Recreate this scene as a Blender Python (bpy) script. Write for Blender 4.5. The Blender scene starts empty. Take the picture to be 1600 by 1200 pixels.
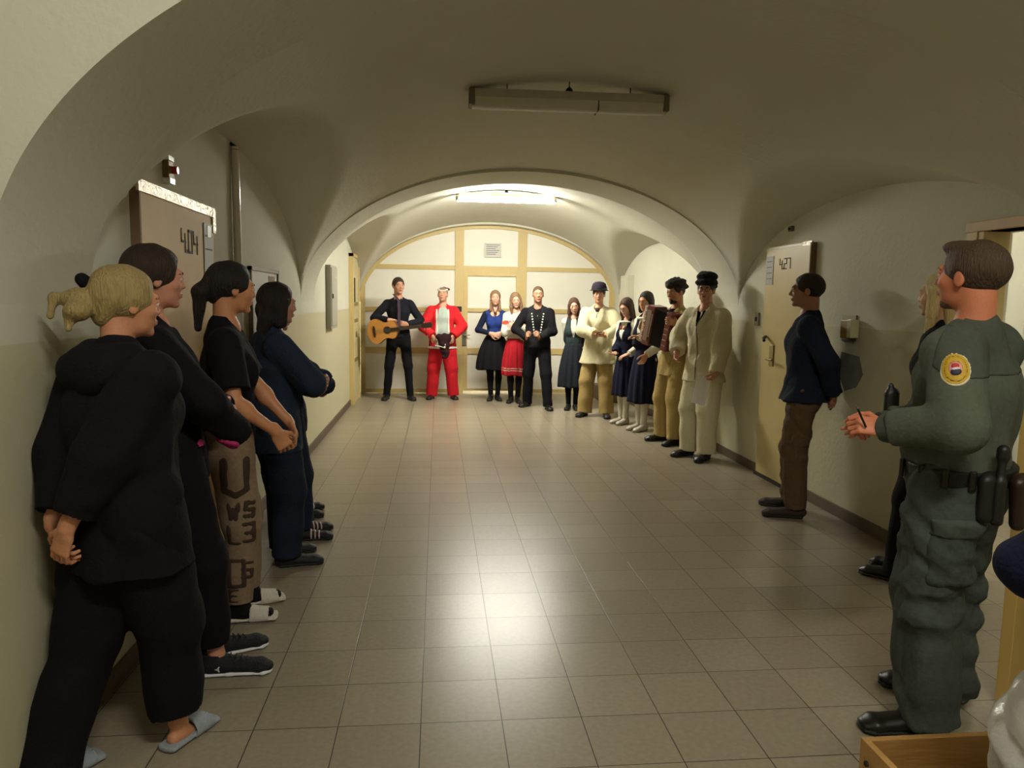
import bpy, bmesh, math, random
import numpy as np
from mathutils import Vector, Matrix

S = bpy.context.scene
COL = S.collection
random.seed(4)

# ------------------------------------------------------------------ camera, world, light, exposure
def look_basis(pitch, yaw, roll):
    f = Vector((math.sin(yaw)*math.cos(pitch), math.cos(yaw)*math.cos(pitch), -math.sin(pitch)))
    r = Vector((math.cos(yaw), -math.sin(yaw), 0)); u = r.cross(f)
    c, s = math.cos(roll), math.sin(roll)
    return c*r+s*u, -s*r+c*u, f
cam = bpy.data.cameras.new('camera'); camo = bpy.data.objects.new('camera', cam); COL.objects.link(camo)
r_, u_, f_ = look_basis(0.1116, 0.1005, 0.0157)
camo.matrix_world = Matrix(((r_.x, u_.x, -f_.x, 0.056), (r_.y, u_.y, -f_.y, -2.60), (r_.z, u_.z, -f_.z, 1.554), (0, 0, 0, 1)))
cam.sensor_width = 36; cam.lens = 1160/1600*36; cam.clip_start = .05; cam.clip_end = 100
S.camera = camo
w = bpy.data.worlds.new('world'); S.world = w; w.use_nodes = True
w.node_tree.nodes['Background'].inputs[0].default_value = (.9, .92, 1, 1)
w.node_tree.nodes['Background'].inputs[1].default_value = 0.02
S.view_settings.view_transform = 'Standard'; S.view_settings.look = 'None'
S.view_settings.gamma = 1; S.view_settings.use_curve_mapping = False
S.view_settings.exposure = 2.7
LAMP_FAR, LAMP_BACK = 38.0, 25.0       # strengths of the lit tubes beyond the second arch and behind the camera

# ------------------------------------------------------------------ materials
def lin(h):
    if isinstance(h, str):
        h = h.lstrip('#'); c = [int(h[i:i+2], 16)/255 for i in (0, 2, 4)]
        return tuple((x/12.92 if x <= .04045 else ((x+.055)/1.055)**2.4) for x in c)+(1,)
    return tuple(h)+(1,) if len(h) == 3 else h
MATS = {}
def mat(name, col, rough=.8, metal=0, bump=0, scale=60, var=0, stretch=None, emit=0, spec=.5, sheen=0, sub=0):
    if name in MATS: return MATS[name]
    m = bpy.data.materials.new(name); m.use_nodes = True; nt = m.node_tree; b = nt.nodes['Principled BSDF']
    b.inputs['Base Color'].default_value = lin(col); b.inputs['Roughness'].default_value = rough
    b.inputs['Metallic'].default_value = metal; b.inputs['Specular IOR Level'].default_value = spec
    if sheen: b.inputs['Sheen Weight'].default_value = sheen
    if emit:
        b.inputs['Emission Color'].default_value = lin(col); b.inputs['Emission Strength'].default_value = emit
    if bump or var:
        tc = nt.nodes.new('ShaderNodeTexCoord'); mp = nt.nodes.new('ShaderNodeMapping')
        nt.links.new(tc.outputs['Object'], mp.inputs[0])
        if stretch: mp.inputs['Scale'].default_value = stretch
        n = nt.nodes.new('ShaderNodeTexNoise'); n.inputs['Scale'].default_value = scale; n.inputs['Detail'].default_value = 4
        nt.links.new(mp.outputs[0], n.inputs['Vector'])
        if bump:
            bm_ = nt.nodes.new('ShaderNodeBump'); bm_.inputs['Strength'].default_value = bump; bm_.inputs['Distance'].default_value = .01
            nt.links.new(n.outputs['Fac'], bm_.inputs['Height']); nt.links.new(bm_.outputs[0], b.inputs['Normal'])
        if var:
            mx = nt.nodes.new('ShaderNodeMix'); mx.data_type = 'RGBA'
            c = lin(col); k = 1-var
            mx.inputs[6].default_value = (c[0]*k, c[1]*k, c[2]*k, 1); mx.inputs[7].default_value = tuple(min(1, x*(1+var)) for x in c[:3])+(1,)
            nt.links.new(n.outputs['Fac'], mx.inputs[0]); nt.links.new(mx.outputs[2], b.inputs['Base Color'])
    MATS[name] = m
    return m
def cloth(name, col, var=.25, rough=.9, scale=90, bump=.35): return mat(name, col, rough, bump=bump, scale=scale, var=var, spec=.2)
def hairm(name, col): return mat(name, col, .6, bump=1, scale=60, var=.45, stretch=(3, 3, .35), spec=.4)

def plaster(name, up, low, z0=None):
    """matt lime-wash plaster with blotches; optional oil-painted dado below z0 (real paint line)"""
    m = bpy.data.materials.new(name); m.use_nodes = True; nt = m.node_tree; L = nt.links; b = nt.nodes['Principled BSDF']
    b.inputs['Specular IOR Level'].default_value = .3
    tc = nt.nodes.new('ShaderNodeTexCoord')
    n = nt.nodes.new('ShaderNodeTexNoise'); n.inputs['Scale'].default_value = 1.3; n.inputs['Detail'].default_value = 6; n.inputs['Roughness'].default_value = .6
    n2 = nt.nodes.new('ShaderNodeTexNoise'); n2.inputs['Scale'].default_value = 30; n2.inputs['Detail'].default_value = 5
    for q in (n, n2): L.new(tc.outputs['Object'], q.inputs['Vector'])
    mx = nt.nodes.new('ShaderNodeMix'); mx.data_type = 'RGBA'
    a = lin(up); mx.inputs[6].default_value = (a[0]*.90, a[1]*.895, a[2]*.85, 1); mx.inputs[7].default_value = a
    L.new(n.outputs['Fac'], mx.inputs[0]); out = mx.outputs[2]
    if z0 is not None:
        mx2 = nt.nodes.new('ShaderNodeMix'); mx2.data_type = 'RGBA'
        c = lin(low); mx2.inputs[6].default_value = (c[0]*.86, c[1]*.84, c[2]*.75, 1); mx2.inputs[7].default_value = c
        L.new(n.outputs['Fac'], mx2.inputs[0])
        sx = nt.nodes.new('ShaderNodeSeparateXYZ'); L.new(tc.outputs['Object'], sx.inputs[0])
        ma = nt.nodes.new('ShaderNodeMath'); ma.operation = 'GREATER_THAN'; ma.inputs[1].default_value = z0
        L.new(sx.outputs[2], ma.inputs[0])
        m3 = nt.nodes.new('ShaderNodeMix'); m3.data_type = 'RGBA'
        L.new(ma.outputs[0], m3.inputs[0]); L.new(mx2.outputs[2], m3.inputs[6]); L.new(out, m3.inputs[7]); out = m3.outputs[2]
        mr = nt.nodes.new('ShaderNodeMath'); mr.operation = 'MULTIPLY_ADD'; mr.inputs[1].default_value = .4; mr.inputs[2].default_value = .45
        L.new(ma.outputs[0], mr.inputs[0]); L.new(mr.outputs[0], b.inputs['Roughness'])
    else: b.inputs['Roughness'].default_value = .9
    L.new(out, b.inputs['Base Color'])
    bp = nt.nodes.new('ShaderNodeBump'); bp.inputs['Strength'].default_value = .25; bp.inputs['Distance'].default_value = .01
    L.new(n2.outputs['Fac'], bp.inputs['Height']); L.new(bp.outputs[0], b.inputs['Normal'])
    return m

# ------------------------------------------------------------------ object helpers
def setp(o, label=None, cat=None, group=None, kind=None):
    if label: o['label'] = label
    if cat: o['category'] = cat
    if group: o['group'] = group
    if kind: o['kind'] = kind
    return o
def empty(name, loc=(0, 0, 0), rz=0, label=None, cat=None, group=None):
    o = bpy.data.objects.new(name, None); COL.objects.link(o); o.location = loc; o.rotation_euler = (0, 0, rz); o.empty_display_size = .1
    return setp(o, label, cat, group)
def mesh_obj(name, v, f, m, parent=None, smooth=False):
    me = bpy.data.meshes.new(name); me.from_pydata([tuple(map(float, x)) for x in v], [], [tuple(map(int, q)) for q in f]); me.update()
    if m: me.materials.append(m)
    if smooth: me.polygons.foreach_set('use_smooth', [True]*len(me.polygons))
    o = bpy.data.objects.new(name, me); COL.objects.link(o)
    if parent: o.parent = parent
    return o
class MB:
    """collects boxes, tubes, lathes and prisms into one mesh"""
    def __init__(s): s.bm = bmesh.new()
    def box(s, lo, hi, bev=0, M=None):
        lo, hi = Vector(lo), Vector(hi)
        r = bmesh.ops.create_cube(s.bm, size=1); vs = r['verts']
        for v in vs: v.co = Vector(((v.co.x+.5)*(hi.x-lo.x)+lo.x, (v.co.y+.5)*(hi.y-lo.y)+lo.y, (v.co.z+.5)*(hi.z-lo.z)+lo.z))
        if bev:
            es = list({e for v in vs for e in v.link_edges})
            rb = bmesh.ops.bevel(s.bm, geom=es, offset=bev, segments=2, affect='EDGES', profile=.5)
            vs = list({v for f in rb['faces'] for v in f.verts} | {v for v in vs if v.is_valid})
        if M is not None:
            for v in vs: v.co = M @ v.co
        return s
    def tube(s, pts, r, n=10, cap=True):
        pts = [Vector(p) for p in pts]; rs = r if isinstance(r, (list, tuple)) else [r]*len(pts); rings = []
        up = None
        for i, p in enumerate(pts):
            d = (pts[min(i+1, len(pts)-1)]-pts[max(i-1, 0)]).normalized()
            if up is None: up = Vector((0, 0, 1)) if abs(d.z) < .9 else Vector((1, 0, 0))
            a = d.cross(up).normalized(); b = a.cross(d); up = b
            rings.append([s.bm.verts.new(p+rs[i]*(math.cos(t)*a+math.sin(t)*b)) for t in [2*math.pi*k/n for k in range(n)]])
        for A, B in zip(rings, rings[1:]):
            for k in range(n): s.bm.faces.new((A[k], A[(k+1) % n], B[(k+1) % n], B[k]))
        if cap: s.bm.faces.new(rings[0][::-1]); s.bm.faces.new(rings[-1])
        return s
    def lathe(s, prof, c=(0, 0, 0), n=32, sx=1, sy=1, rip=None, M=None):
        rings = []
        for j, (r, z) in enumerate(prof):
            ring = []
            for k in range(n):
                t = 2*math.pi*k/n; q = r*(1+(rip(t, j) if rip else 0))
                p = Vector((c[0]+q*sx*math.cos(t), c[1]+q*sy*math.sin(t), c[2]+z))
                ring.append(s.bm.verts.new(M @ p if M is not None else p))
            rings.append(ring)
        for A, B in zip(rings, rings[1:]):
            for k in range(n): s.bm.faces.new((A[k], A[(k+1) % n], B[(k+1) % n], B[k]))
        s.bm.faces.new(rings[0][::-1]); s.bm.faces.new(rings[-1])
        return s
    def prism(s, pts, M, depth):
        """2D outline (u,v) extruded by depth along the third axis, mapped through M"""
        A = [s.bm.verts.new(M @ Vector((x, y, 0))) for x, y in pts]; B = [s.bm.verts.new(M @ Vector((x, y, depth))) for x, y in pts]
        n = len(pts)
        for k in range(n): s.bm.faces.new((A[k], A[(k+1) % n], B[(k+1) % n], B[k]))
        s.bm.faces.new(A[::-1]); s.bm.faces.new(B)
        return s
    def build(s, name, m, parent=None, smooth=False, bev=0):
        bmesh.ops.recalc_face_normals(s.bm, faces=s.bm.faces)
        me = bpy.data.meshes.new(name); s.bm.to_mesh(me); s.bm.free(); me.materials.append(m)
        if smooth:
            me.polygons.foreach_set('use_smooth', [True]*len(me.polygons)); me.set_sharp_from_angle(angle=math.radians(50))
        o = bpy.data.objects.new(name, me); COL.objects.link(o)
        if parent: o.parent = parent
        if bev:
            md = o.modifiers.new('b', 'BEVEL'); md.width = bev; md.segments = 2; md.limit_method = 'ANGLE'
        return o
def box(name, lo, hi, m, parent=None, bev=0): return MB().box(lo, hi, bev).build(name, m, parent)

SEG = {'4': [((0, 1), (0, .45)), ((0, .45), (.55, .45)), ((.5, .8), (.5, 0))], '0': [((0, 0), (0, 1)), ((0, 1), (.5, 1)), ((.5, 1), (.5, 0)), ((.5, 0), (0, 0))],
       '2': [((0, 1), (.5, 1)), ((.5, 1), (.5, .5)), ((.5, .5), (0, .5)), ((0, .5), (0, 0)), ((0, 0), (.5, 0))], '7': [((0, 1), (.5, 1)), ((.5, 1), (.5, 0))], '.': [((0, 0), (0, .07))]}
def digits(txt, M, h, t=.011):
    mb = MB(); x = 0
    for ch in txt:
        for (a, b), (c, d) in SEG[ch]:
            x0, x1 = sorted((a, c)); y0, y1 = sorted((b, d))
            mb.box((x+x0*h-t/2, y0*h-t/2, 0), (x+x1*h+t/2, y1*h+t/2, .002), M=M)
        x += h*(.2 if ch == '.' else .78)
    return mb

# ------------------------------------------------------------------ SDF kit: smooth-blended elliptical cones -> surface nets
def V3(*a): return np.array(a, float)
def cone(a, b, ra, rb=None, X=None, k=None, flat=''):
    ra = (ra, ra) if np.isscalar(ra) else ra
    rb = ra if rb is None else ((rb, rb) if np.isscalar(rb) else rb)
    return dict(t='c', a=np.array(a, float), b=np.array(b, float), ra=ra, rb=rb, X=None if X is None else np.array(X, float), k=k, flat=flat)
def ell(c, r, R=None, k=None): return dict(t='e', c=np.array(c, float), r=np.array((r, r, r) if np.isscalar(r) else r, float), R=R, k=k)
def sub(p, k=.01): q = dict(p); q['sub'] = True; q['k'] = k; return q
def isect(ps, k=.004): return dict(t='i', ps=ps, k=k)
def cut(pt, n, k=.002): return dict(t='p', p=np.array(pt, float), n=np.array(n, float)/np.linalg.norm(n), k=k)
def grow(ps, d):
    out = []
    for p in ps:
        q = dict(p)
        if q.get('sub') or q['t'] in 'ip': out.append(q); continue
        if q['t'] == 'c': q['ra'] = (q['ra'][0]+d, q['ra'][1]+d); q['rb'] = (q['rb'][0]+d, q['rb'][1]+d)
        else: q['r'] = q['r']+d
        out.append(q)
    return out
def aabb(p):
    if p['t'] == 'c':
        r = max(*p['ra'], *p['rb']); return np.minimum(p['a'], p['b'])-r, np.maximum(p['a'], p['b'])+r
    if p['R'] is None: return p['c']-p['r'], p['c']+p['r']
    r = max(p['r']); return p['c']-r, p['c']+r
def dist(p, X, Y, Z):
    if p['t'] == 'e':
        x, y, z = X-p['c'][0], Y-p['c'][1], Z-p['c'][2]; r = p['r']
        if p['R'] is not None:
            R = p['R']; x, y, z = (R[0, 0]*x+R[1, 0]*y+R[2, 0]*z, R[0, 1]*x+R[1, 1]*y+R[2, 1]*z, R[0, 2]*x+R[1, 2]*y+R[2, 2]*z)
        k0 = np.sqrt((x/r[0])**2+(y/r[1])**2+(z/r[2])**2); k1 = np.sqrt((x/r[0]**2)**2+(y/r[1]**2)**2+(z/r[2]**2)**2)+1e-9
        return k0*(k0-1)/k1
    a, b = p['a'], p['b']; ab = b-a; L = np.linalg.norm(ab)+1e-9; w = ab/L
    Xa = p['X'] if p['X'] is not None else V3(1, 0, 0)
    u = Xa-w*(Xa@w)
    if np.linalg.norm(u) < 1e-3: u = V3(0, 1, 0)-w*w[1]
    u = u/np.linalg.norm(u); v = np.cross(w, u)
    x, y, z = X-a[0], Y-a[1], Z-a[2]
    s = x*w[0]+y*w[1]+z*w[2]; t = np.clip(s/L, 0, 1)
    U = x*u[0]+y*u[1]+z*u[2]; Vv = x*v[0]+y*v[1]+z*v[2]; W = s-t*L
    rx = p['ra'][0]+(p['rb'][0]-p['ra'][0])*t; ry = p['ra'][1]+(p['rb'][1]-p['ra'][1])*t; rw = np.minimum(rx, ry)
    k0 = np.sqrt((U/rx)**2+(Vv/ry)**2+(W/rw)**2); k1 = np.sqrt((U/rx**2)**2+(Vv/ry**2)**2+(W/rw**2)**2)+1e-9
    d = k0*(k0-1)/k1
    if 'b' in p['flat']: d = np.maximum(d, s-L)
    if 'a' in p['flat']: d = np.maximum(d, -s)
    return d
def smin(a, b, k):
    h = np.maximum(k-np.abs(a-b), 0)/k
    return np.minimum(a, b)-h*h*k*.25
FAR = .06
def field(ps, h, K, bounds=None, grid=None):
    pos = [p for p in ps if not p.get('sub') and p['t'] in 'ce']
    if grid: lo = hi = V3(0, 0, 0)
    elif bounds is None:
        bb = [aabb(p) for p in pos]; lo = np.min([b[0] for b in bb], 0); hi = np.max([b[1] for b in bb], 0)
    else: lo, hi = map(lambda q: np.array(q, float), bounds)
    lo = lo-3*h; hi = hi+3*h
    n = np.ceil((hi-lo)/h).astype(int)+1
    ax = [(lo[i]+h*np.arange(n[i])) for i in range(3)]
    if grid: lo, n, ax = grid
    F = np.full(n, FAR)
    for p in ps:
        if p['t'] == 'p':
            d = (ax[0][:, None, None]-p['p'][0])*p['n'][0]+(ax[1][None, :, None]-p['p'][1])*p['n'][1]+(ax[2][None, None, :]-p['p'][2])*p['n'][2]
            F = np.maximum(F, d); continue
        if p['t'] == 'i':
            F = np.maximum(F, field(p['ps'], h, .004, grid=(lo, n, ax))[0]); continue
        k = p['k'] or K; b0, b1 = aabb(p); m = FAR*.7+k
        sl = []
        for i in range(3):
            i0 = max(0, int((b0[i]-m-lo[i])/h)); i1 = min(n[i], int((b1[i]+m-lo[i])/h)+2)
            sl.append(slice(i0, max(i0, i1)))
        sl = tuple(sl)
        if F[sl].size == 0: continue
        d = dist(p, ax[0][sl[0]][:, None, None], ax[1][sl[1]][None, :, None], ax[2][sl[2]][None, None, :])
        F[sl] = -smin(-F[sl], d, k) if p.get('sub') else smin(F[sl], d, k)
    return F, lo, h
def nets(F, lo, h):
    n = F.shape; neg = F < 0
    corners = [(i, j, k) for i in (0, 1) for j in (0, 1) for k in (0, 1)]
    cs = {c: neg[c[0]:n[0]-1+c[0], c[1]:n[1]-1+c[1], c[2]:n[2]-1+c[2]] for c in corners}
    cnt = sum(c.astype(np.int8) for c in cs.values())
    act = (cnt > 0) & (cnt < 8); idx = np.full(act.shape, -1, np.int64); ii = np.argwhere(act); idx[act] = np.arange(len(ii))
    acc = np.zeros((len(ii), 3)); num = np.zeros(len(ii))
    for a in corners:
        for d in range(3):
            if a[d]: continue
            b = list(a); b[d] = 1
            fa = F[ii[:, 0]+a[0], ii[:, 1]+a[1], ii[:, 2]+a[2]]; fb = F[ii[:, 0]+b[0], ii[:, 1]+b[1], ii[:, 2]+b[2]]
            x = (fa < 0) != (fb < 0); t = np.where(x, fa/np.where(x, fa-fb, 1), 0)
            P = np.zeros((len(ii), 3)); P += a; P[:, d] += t
            acc[x] += P[x]; num[x] += 1
    V = lo+h*(ii+acc/num[:, None])
    quads = []
    for d in range(3):
        e1, e2 = (d+1) % 3, (d+2) % 3
        s0 = [slice(1, n[i]-1) for i in range(3)]; s0[d] = slice(0, n[d]-1); s1 = list(s0); s1[d] = slice(1, n[d])
        A, B = neg[tuple(s0)], neg[tuple(s1)]; X = np.argwhere(A != B)
        off = np.array([0 if i == d else 1 for i in range(3)]); X = X+off
        fl = A[A != B]
        def c(o1, o2):
            q = X.copy(); q[:, e1] -= o1; q[:, e2] -= o2; return idx[q[:, 0], q[:, 1], q[:, 2]]
        Q = np.stack([c(0, 0), c(1, 0), c(1, 1), c(0, 1)], 1); Q[~fl] = Q[~fl][:, ::-1]
        quads.append(Q)
    Q = np.concatenate(quads); Q = Q[(Q >= 0).all(1)]
    return V, Q
def np_mesh(name, V, Q, m, parent=None):
    me = bpy.data.meshes.new(name); me.vertices.add(len(V)); me.vertices.foreach_set('co', V.astype(np.float32).ravel())
    me.loops.add(Q.size); me.loops.foreach_set('vertex_index', Q.astype(np.int32).ravel())
    me.polygons.add(len(Q)); me.polygons.foreach_set('loop_start', np.arange(0, Q.size, 4, dtype=np.int32))
    me.polygons.foreach_set('use_smooth', np.ones(len(Q), bool)); me.update(); me.validate(); me.materials.append(m)
    o = bpy.data.objects.new(name, me); COL.objects.link(o)
    if parent: o.parent = parent
    return o
def wrinkle(V, amp, seed=0, f=14.):
    """small cloth folds: displace along a pseudo normal direction by summed tilted waves"""
    r = np.random.RandomState(seed); d = np.zeros(len(V))
    for i in range(7):
        q = r.normal(size=3); q /= np.linalg.norm(q); fr = f*(.5+.7*r.rand()); ph = r.rand()*6.28
        bend = .9*np.sin(V@(r.normal(size=3)*3.5)+ph)+.6*np.sin(V@(r.normal(size=3)*7)+2*ph)
        m = np.clip(np.sin(V@(r.normal(size=3)*5)+r.rand()*6.28)*.9+.15, 0, 1)
        wv = np.sin(V@q*fr*3.14159+ph+bend); d += m*(wv*np.abs(wv)**.4)
    return np.clip(d, -1.6, 1.6)*amp*.42
def vnorm(V, Q):
    N = np.zeros_like(V); a, b, c, d = (V[Q[:, i]] for i in range(4)); n = np.cross(c-a, d-b)
    for i in range(4): np.add.at(N, Q[:, i], n)
    return N/(np.linalg.norm(N, axis=1)[:, None]+1e-12)
def sdf(name, ps, m, parent=None, h=.008, K=.03, s=1., fold=0, seed=0, ff=14., bounds=None):
    blocks = ps if isinstance(ps[0], list) else [(ps)]
    VV, QQ, o = [], [], 0
    for bl in blocks:
        hh = h
        if isinstance(bl[0], (int, float)): hh, bl = bl[0], bl[1:]
        F, lo, h1 = field(bl, hh, K, bounds); V, Q = nets(F, lo, h1)
        if not len(Q): continue
        if fold: V = V-vnorm(V, Q)*(-wrinkle(V, fold, seed, ff))[:, None]*1.
        VV.append(V*s); QQ.append(Q+o); o += len(V)
    if not VV: return None
    return np_mesh(name, np.concatenate(VV), np.concatenate(QQ), m, parent)

# ------------------------------------------------------------------ people
def ik(a, c, l1, l2, pole):
    a, c = np.array(a, float), np.array(c, float); d = c-a; L = np.linalg.norm(d)
    if L > (l1+l2)*.998: c = a+d/L*(l1+l2)*.998; d = c-a; L = np.linalg.norm(d)
    u = d/L; x = (L*L+l1*l1-l2*l2)/(2*L); y = math.sqrt(max(0, l1*l1-x*x))
    p = np.array(pole, float); p = p-u*(p@u); p /= np.linalg.norm(p)+1e-9
    return a+u*x+p*y, c
def unit(v): v = np.array(v, float); return v/np.linalg.norm(v)
def rot(axis, ang):
    a = unit(axis); c, s = math.cos(ang), math.sin(ang); K = np.array([[0, -a[2], a[1]], [a[2], 0, -a[0]], [-a[1], a[0], 0]])
    return np.eye(3)*c+s*K+(1-c)*np.outer(a, a)
def hand_prims(w, d, n, side, curl=.35, spread=.06, thumb=.5, s=1.):
    """w wrist, d finger direction, n palm normal; side +1: thumb on cross(d,n) side"""
    d = unit(d); n = np.array(n, float); n = unit(n-d*(n@d)); t = np.cross(d, n)*side
    P = [cone(w-d*.03, w+d*.03, (.026, .019), (.034, .015), X=t, k=.015), cone(w+d*.025, w+d*.082, (.036, .015), (.039, .0125), X=t, k=.01)]
    for i, (o, L) in enumerate(((.030, .070), (.0105, .079), (-.0095, .073), (-.0285, .057))):
        p = w+d*.085+t*o; c = curl*(.85+.12*i); dd = unit(d+t*spread*(o/.03)); r = .0090-.0004*i
        ax = -np.cross(n, dd)
        for j, fr in enumerate((.46, .31, .23)):
            dd = rot(np.cross(dd, n), c*(.7 if j == 0 else 1.)) @ dd
            q = p+dd*L*fr; P.append(cone(p, q, r, r*.92, k=.004)); p = q; r *= .92
            n_ = n
    p = w+d*.022+t*.028; dd = unit(d*.75+t*.75+n*.25)
    for j, (L, r) in enumerate(((.040, .0125), (.030, .0105), (.025, .009))):
        q = p+dd*L; P.append(cone(p, q, r, r*.88, k=.006)); p = q; dd = unit(dd+(d*.5-t*.6+n*.35)*thumb)
    return P

def person(name_label, loc, face, H=1.75, g=1., fem=0, lean=(0, 0), feet=((-.1, 0, 12), (.1, 0, 12)), arms=None, head=(0, 0), skin='#c58f74', res=1,
           belly=0, near=False, group=None, bust=1., twist=0, bareleg=False, eyes='#4a3628', hipdx=0, fine_arm=(), beard=None, group_=None):
    s = H/1.75; root = empty('person', (loc[0], loc[1], 0), -math.radians(face), name_label, 'person', group)
    P = dict(root=root, s=s, g=g, fem=fem, near=near)
    def lf(z): k = max(0, (z-.95)/.47); return V3(lean[0]*k, lean[1]*k, 0)
    def T(x, y, z):
        k = np.clip((z-.95)/.47, 0, 1); a = -math.radians(twist)*k; c, sn = math.cos(a), math.sin(a)
        return V3(x*c-y*sn+hipdx, x*sn+y*c, z)+lf(z)
    sw = (.150 if fem else .168)*(.6+.4*g); hw = .152+.012*fem
    def torso(off=0):
        w = g
        ps = [cone(T(0, -.012, .87), T(0, -.01, .97), (hw*w, .105*w), ((.147)*w, .10*w)),
              cone(T(0, -.01, .97), T(0, 0, 1.10), (.145*w, .098*w), ((.128-.012*fem)*w, .092*w)),
              cone(T(0, 0, 1.10), T(0, .0, 1.27), ((.126-.010*fem)*w, .092*w), ((.152-.012*fem)*w, .108*w)),
              cone(T(0, 0, 1.27), T(0, -.012, 1.375), ((.152-.012*fem)*w, .106*w), (.14, .082)),
              cone(T(-sw+.03, -.018, 1.388), T(sw-.03, -.018, 1.388), .050+.012*(w-1)),
              cone(T(-.09, -.022, 1.400), T(0, -.015, 1.455), .045), cone(T(.09, -.022, 1.400), T(0, -.015, 1.455), .045)]
        if fem: ps += [ell(T(-.066*w, .07*w, 1.235), (.058*bust, .05*bust, .058), k=.04), ell(T(.066*w, .07*w, 1.235), (.058*bust, .05*bust, .058), k=.04)]
        if belly: ps += [ell(T(0, .045*w, 1.07), (.13*w, .075+belly, .13), k=.06)]
        return grow(ps, off) if off else ps
    P['torso'] = torso; P['T'] = T
    # legs
    legs = []
    for sd, (fx, fy, fyaw) in ((-1, feet[0]), (1, feet[1])):
        a = math.radians(fyaw)*sd; fd = V3(math.sin(a), math.cos(a), 0); ank = V3(fx, fy, .085)
        hip = T(sd*.082*(.5+.5*g), -.01, .90); hip[0] = hipdx+sd*.082*(.5+.5*g); dl = np.linalg.norm(ank-hip)*1.003; kn, ank = ik(hip, ank, dl*.512, dl*.488, fd+V3(0, .3, 0))
        legs.append(dict(hip=hip, knee=kn, ank=ank, fd=fd, side=np.cross(fd, V3(0, 0, 1))))
    P['legs'] = legs
    def legp(off=0, thigh=(.080, .056), shin=(.052, .036), zend=None, which=(0, 1), calf=True, flat='b', bias=0):
        ps = []
        for i in which:
            l = legs[i]; e = l['ank']
            gg = .55+.45*g
            d = unit(l['ank']-l['knee']); L = np.linalg.norm(l['ank']-l['knee'])
            ze = zend[i] if isinstance(zend, tuple) else zend
            if ze is not None and d[2] < -.1: e = l['knee']+d*((l['knee'][2]-ze)/-d[2])
            ps += [cone(l['hip'], l['knee'], ((thigh[0]+off)*gg, (thigh[0]*1.05+off)*gg), (thigh[1]*gg+off), X=l['side'], k=.03),
                   cone(l['knee'], e, shin[0]*gg+off, shin[1]+off, flat=flat, k=.03)]
            if calf: ps += [ell(l['knee']+d*.12-l['fd']*.018, (.045+off, .045+off, .09), k=.03)]
        return ps
    P['legp'] = legp
    # arms
    A = {}
    dflt = {'L': dict(w=(-.21, .03, .84), pole=(-.3, -1, 0), d=(0, .1, -1), n=(1, 0, 0)), 'R': dict(w=(.21, .03, .84), pole=(.3, -1, 0), d=(0, .1, -1), n=(-1, 0, 0))}
    for kx, sd in (('L', -1), ('R', 1)):
        q = dict(dflt[kx]); q.update((arms or {}).get(kx, {}))
        sh = T(sd*sw, -.018, 1.380); el, wr = ik(sh, np.array(q['w']), .285, .25, q['pole'])
        q.update(sh=sh, el=el, wr=wr, sd=sd); A[kx] = q
    P['arms'] = A
    def armp(kx, off=0, ru=(.046, .038), rf=(.037, .024), upto=1., wristflat=True, frm=0., k=.025, flat=''):
        q = A[kx]; gg = .5+.5*g; ps = []
        up1 = min(1., upto*2)
        b = q['sh']+(q['el']-q['sh'])*up1
        ps.append(cone(q['sh'], b, ru[0]*gg+off, ru[1]*gg+off, k=k, flat=flat if upto <= .5 else ''))
        if upto > .5:
            f = (upto-.5)*2; e = q['el']+(q['wr']-q['el'])*f
            ps.append(cone(q['el'], e, rf[0]*gg+off, rf[1]+off, k=k, flat=flat))
        return ps
    P['armp'] = armp
    # head
    hy, hp = math.radians(head[0]), math.radians(head[1]); hr = math.radians(head[2]) if len(head) > 2 else 0
    R = rot((0, 0, 1), hy) @ rot((1, 0, 0), hp) @ rot((0, 1, 0), hr)
    nb = T(0, -.018, 1.42); NT = V3(0, .012, 1.555)+lf(1.50)*1.05; NT[0] += hipdx; HC = NT+R@V3(0, .012, .083)
    P.update(R=R, HC=HC, NT=NT)
    def hp_(x, y, z): return HC+R@V3(x, y, z)
    P['hp'] = hp_
    def E(c, r, k=None): return ell(hp_(*c), r, R, k)
    P['E'] = E
    P['cran'] = lambda o=0: [E((0, -.018, .030), (.075+o, .096+o, .085+o))]
    nk = .047 if fem else .054*(.75+.25*g)
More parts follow.
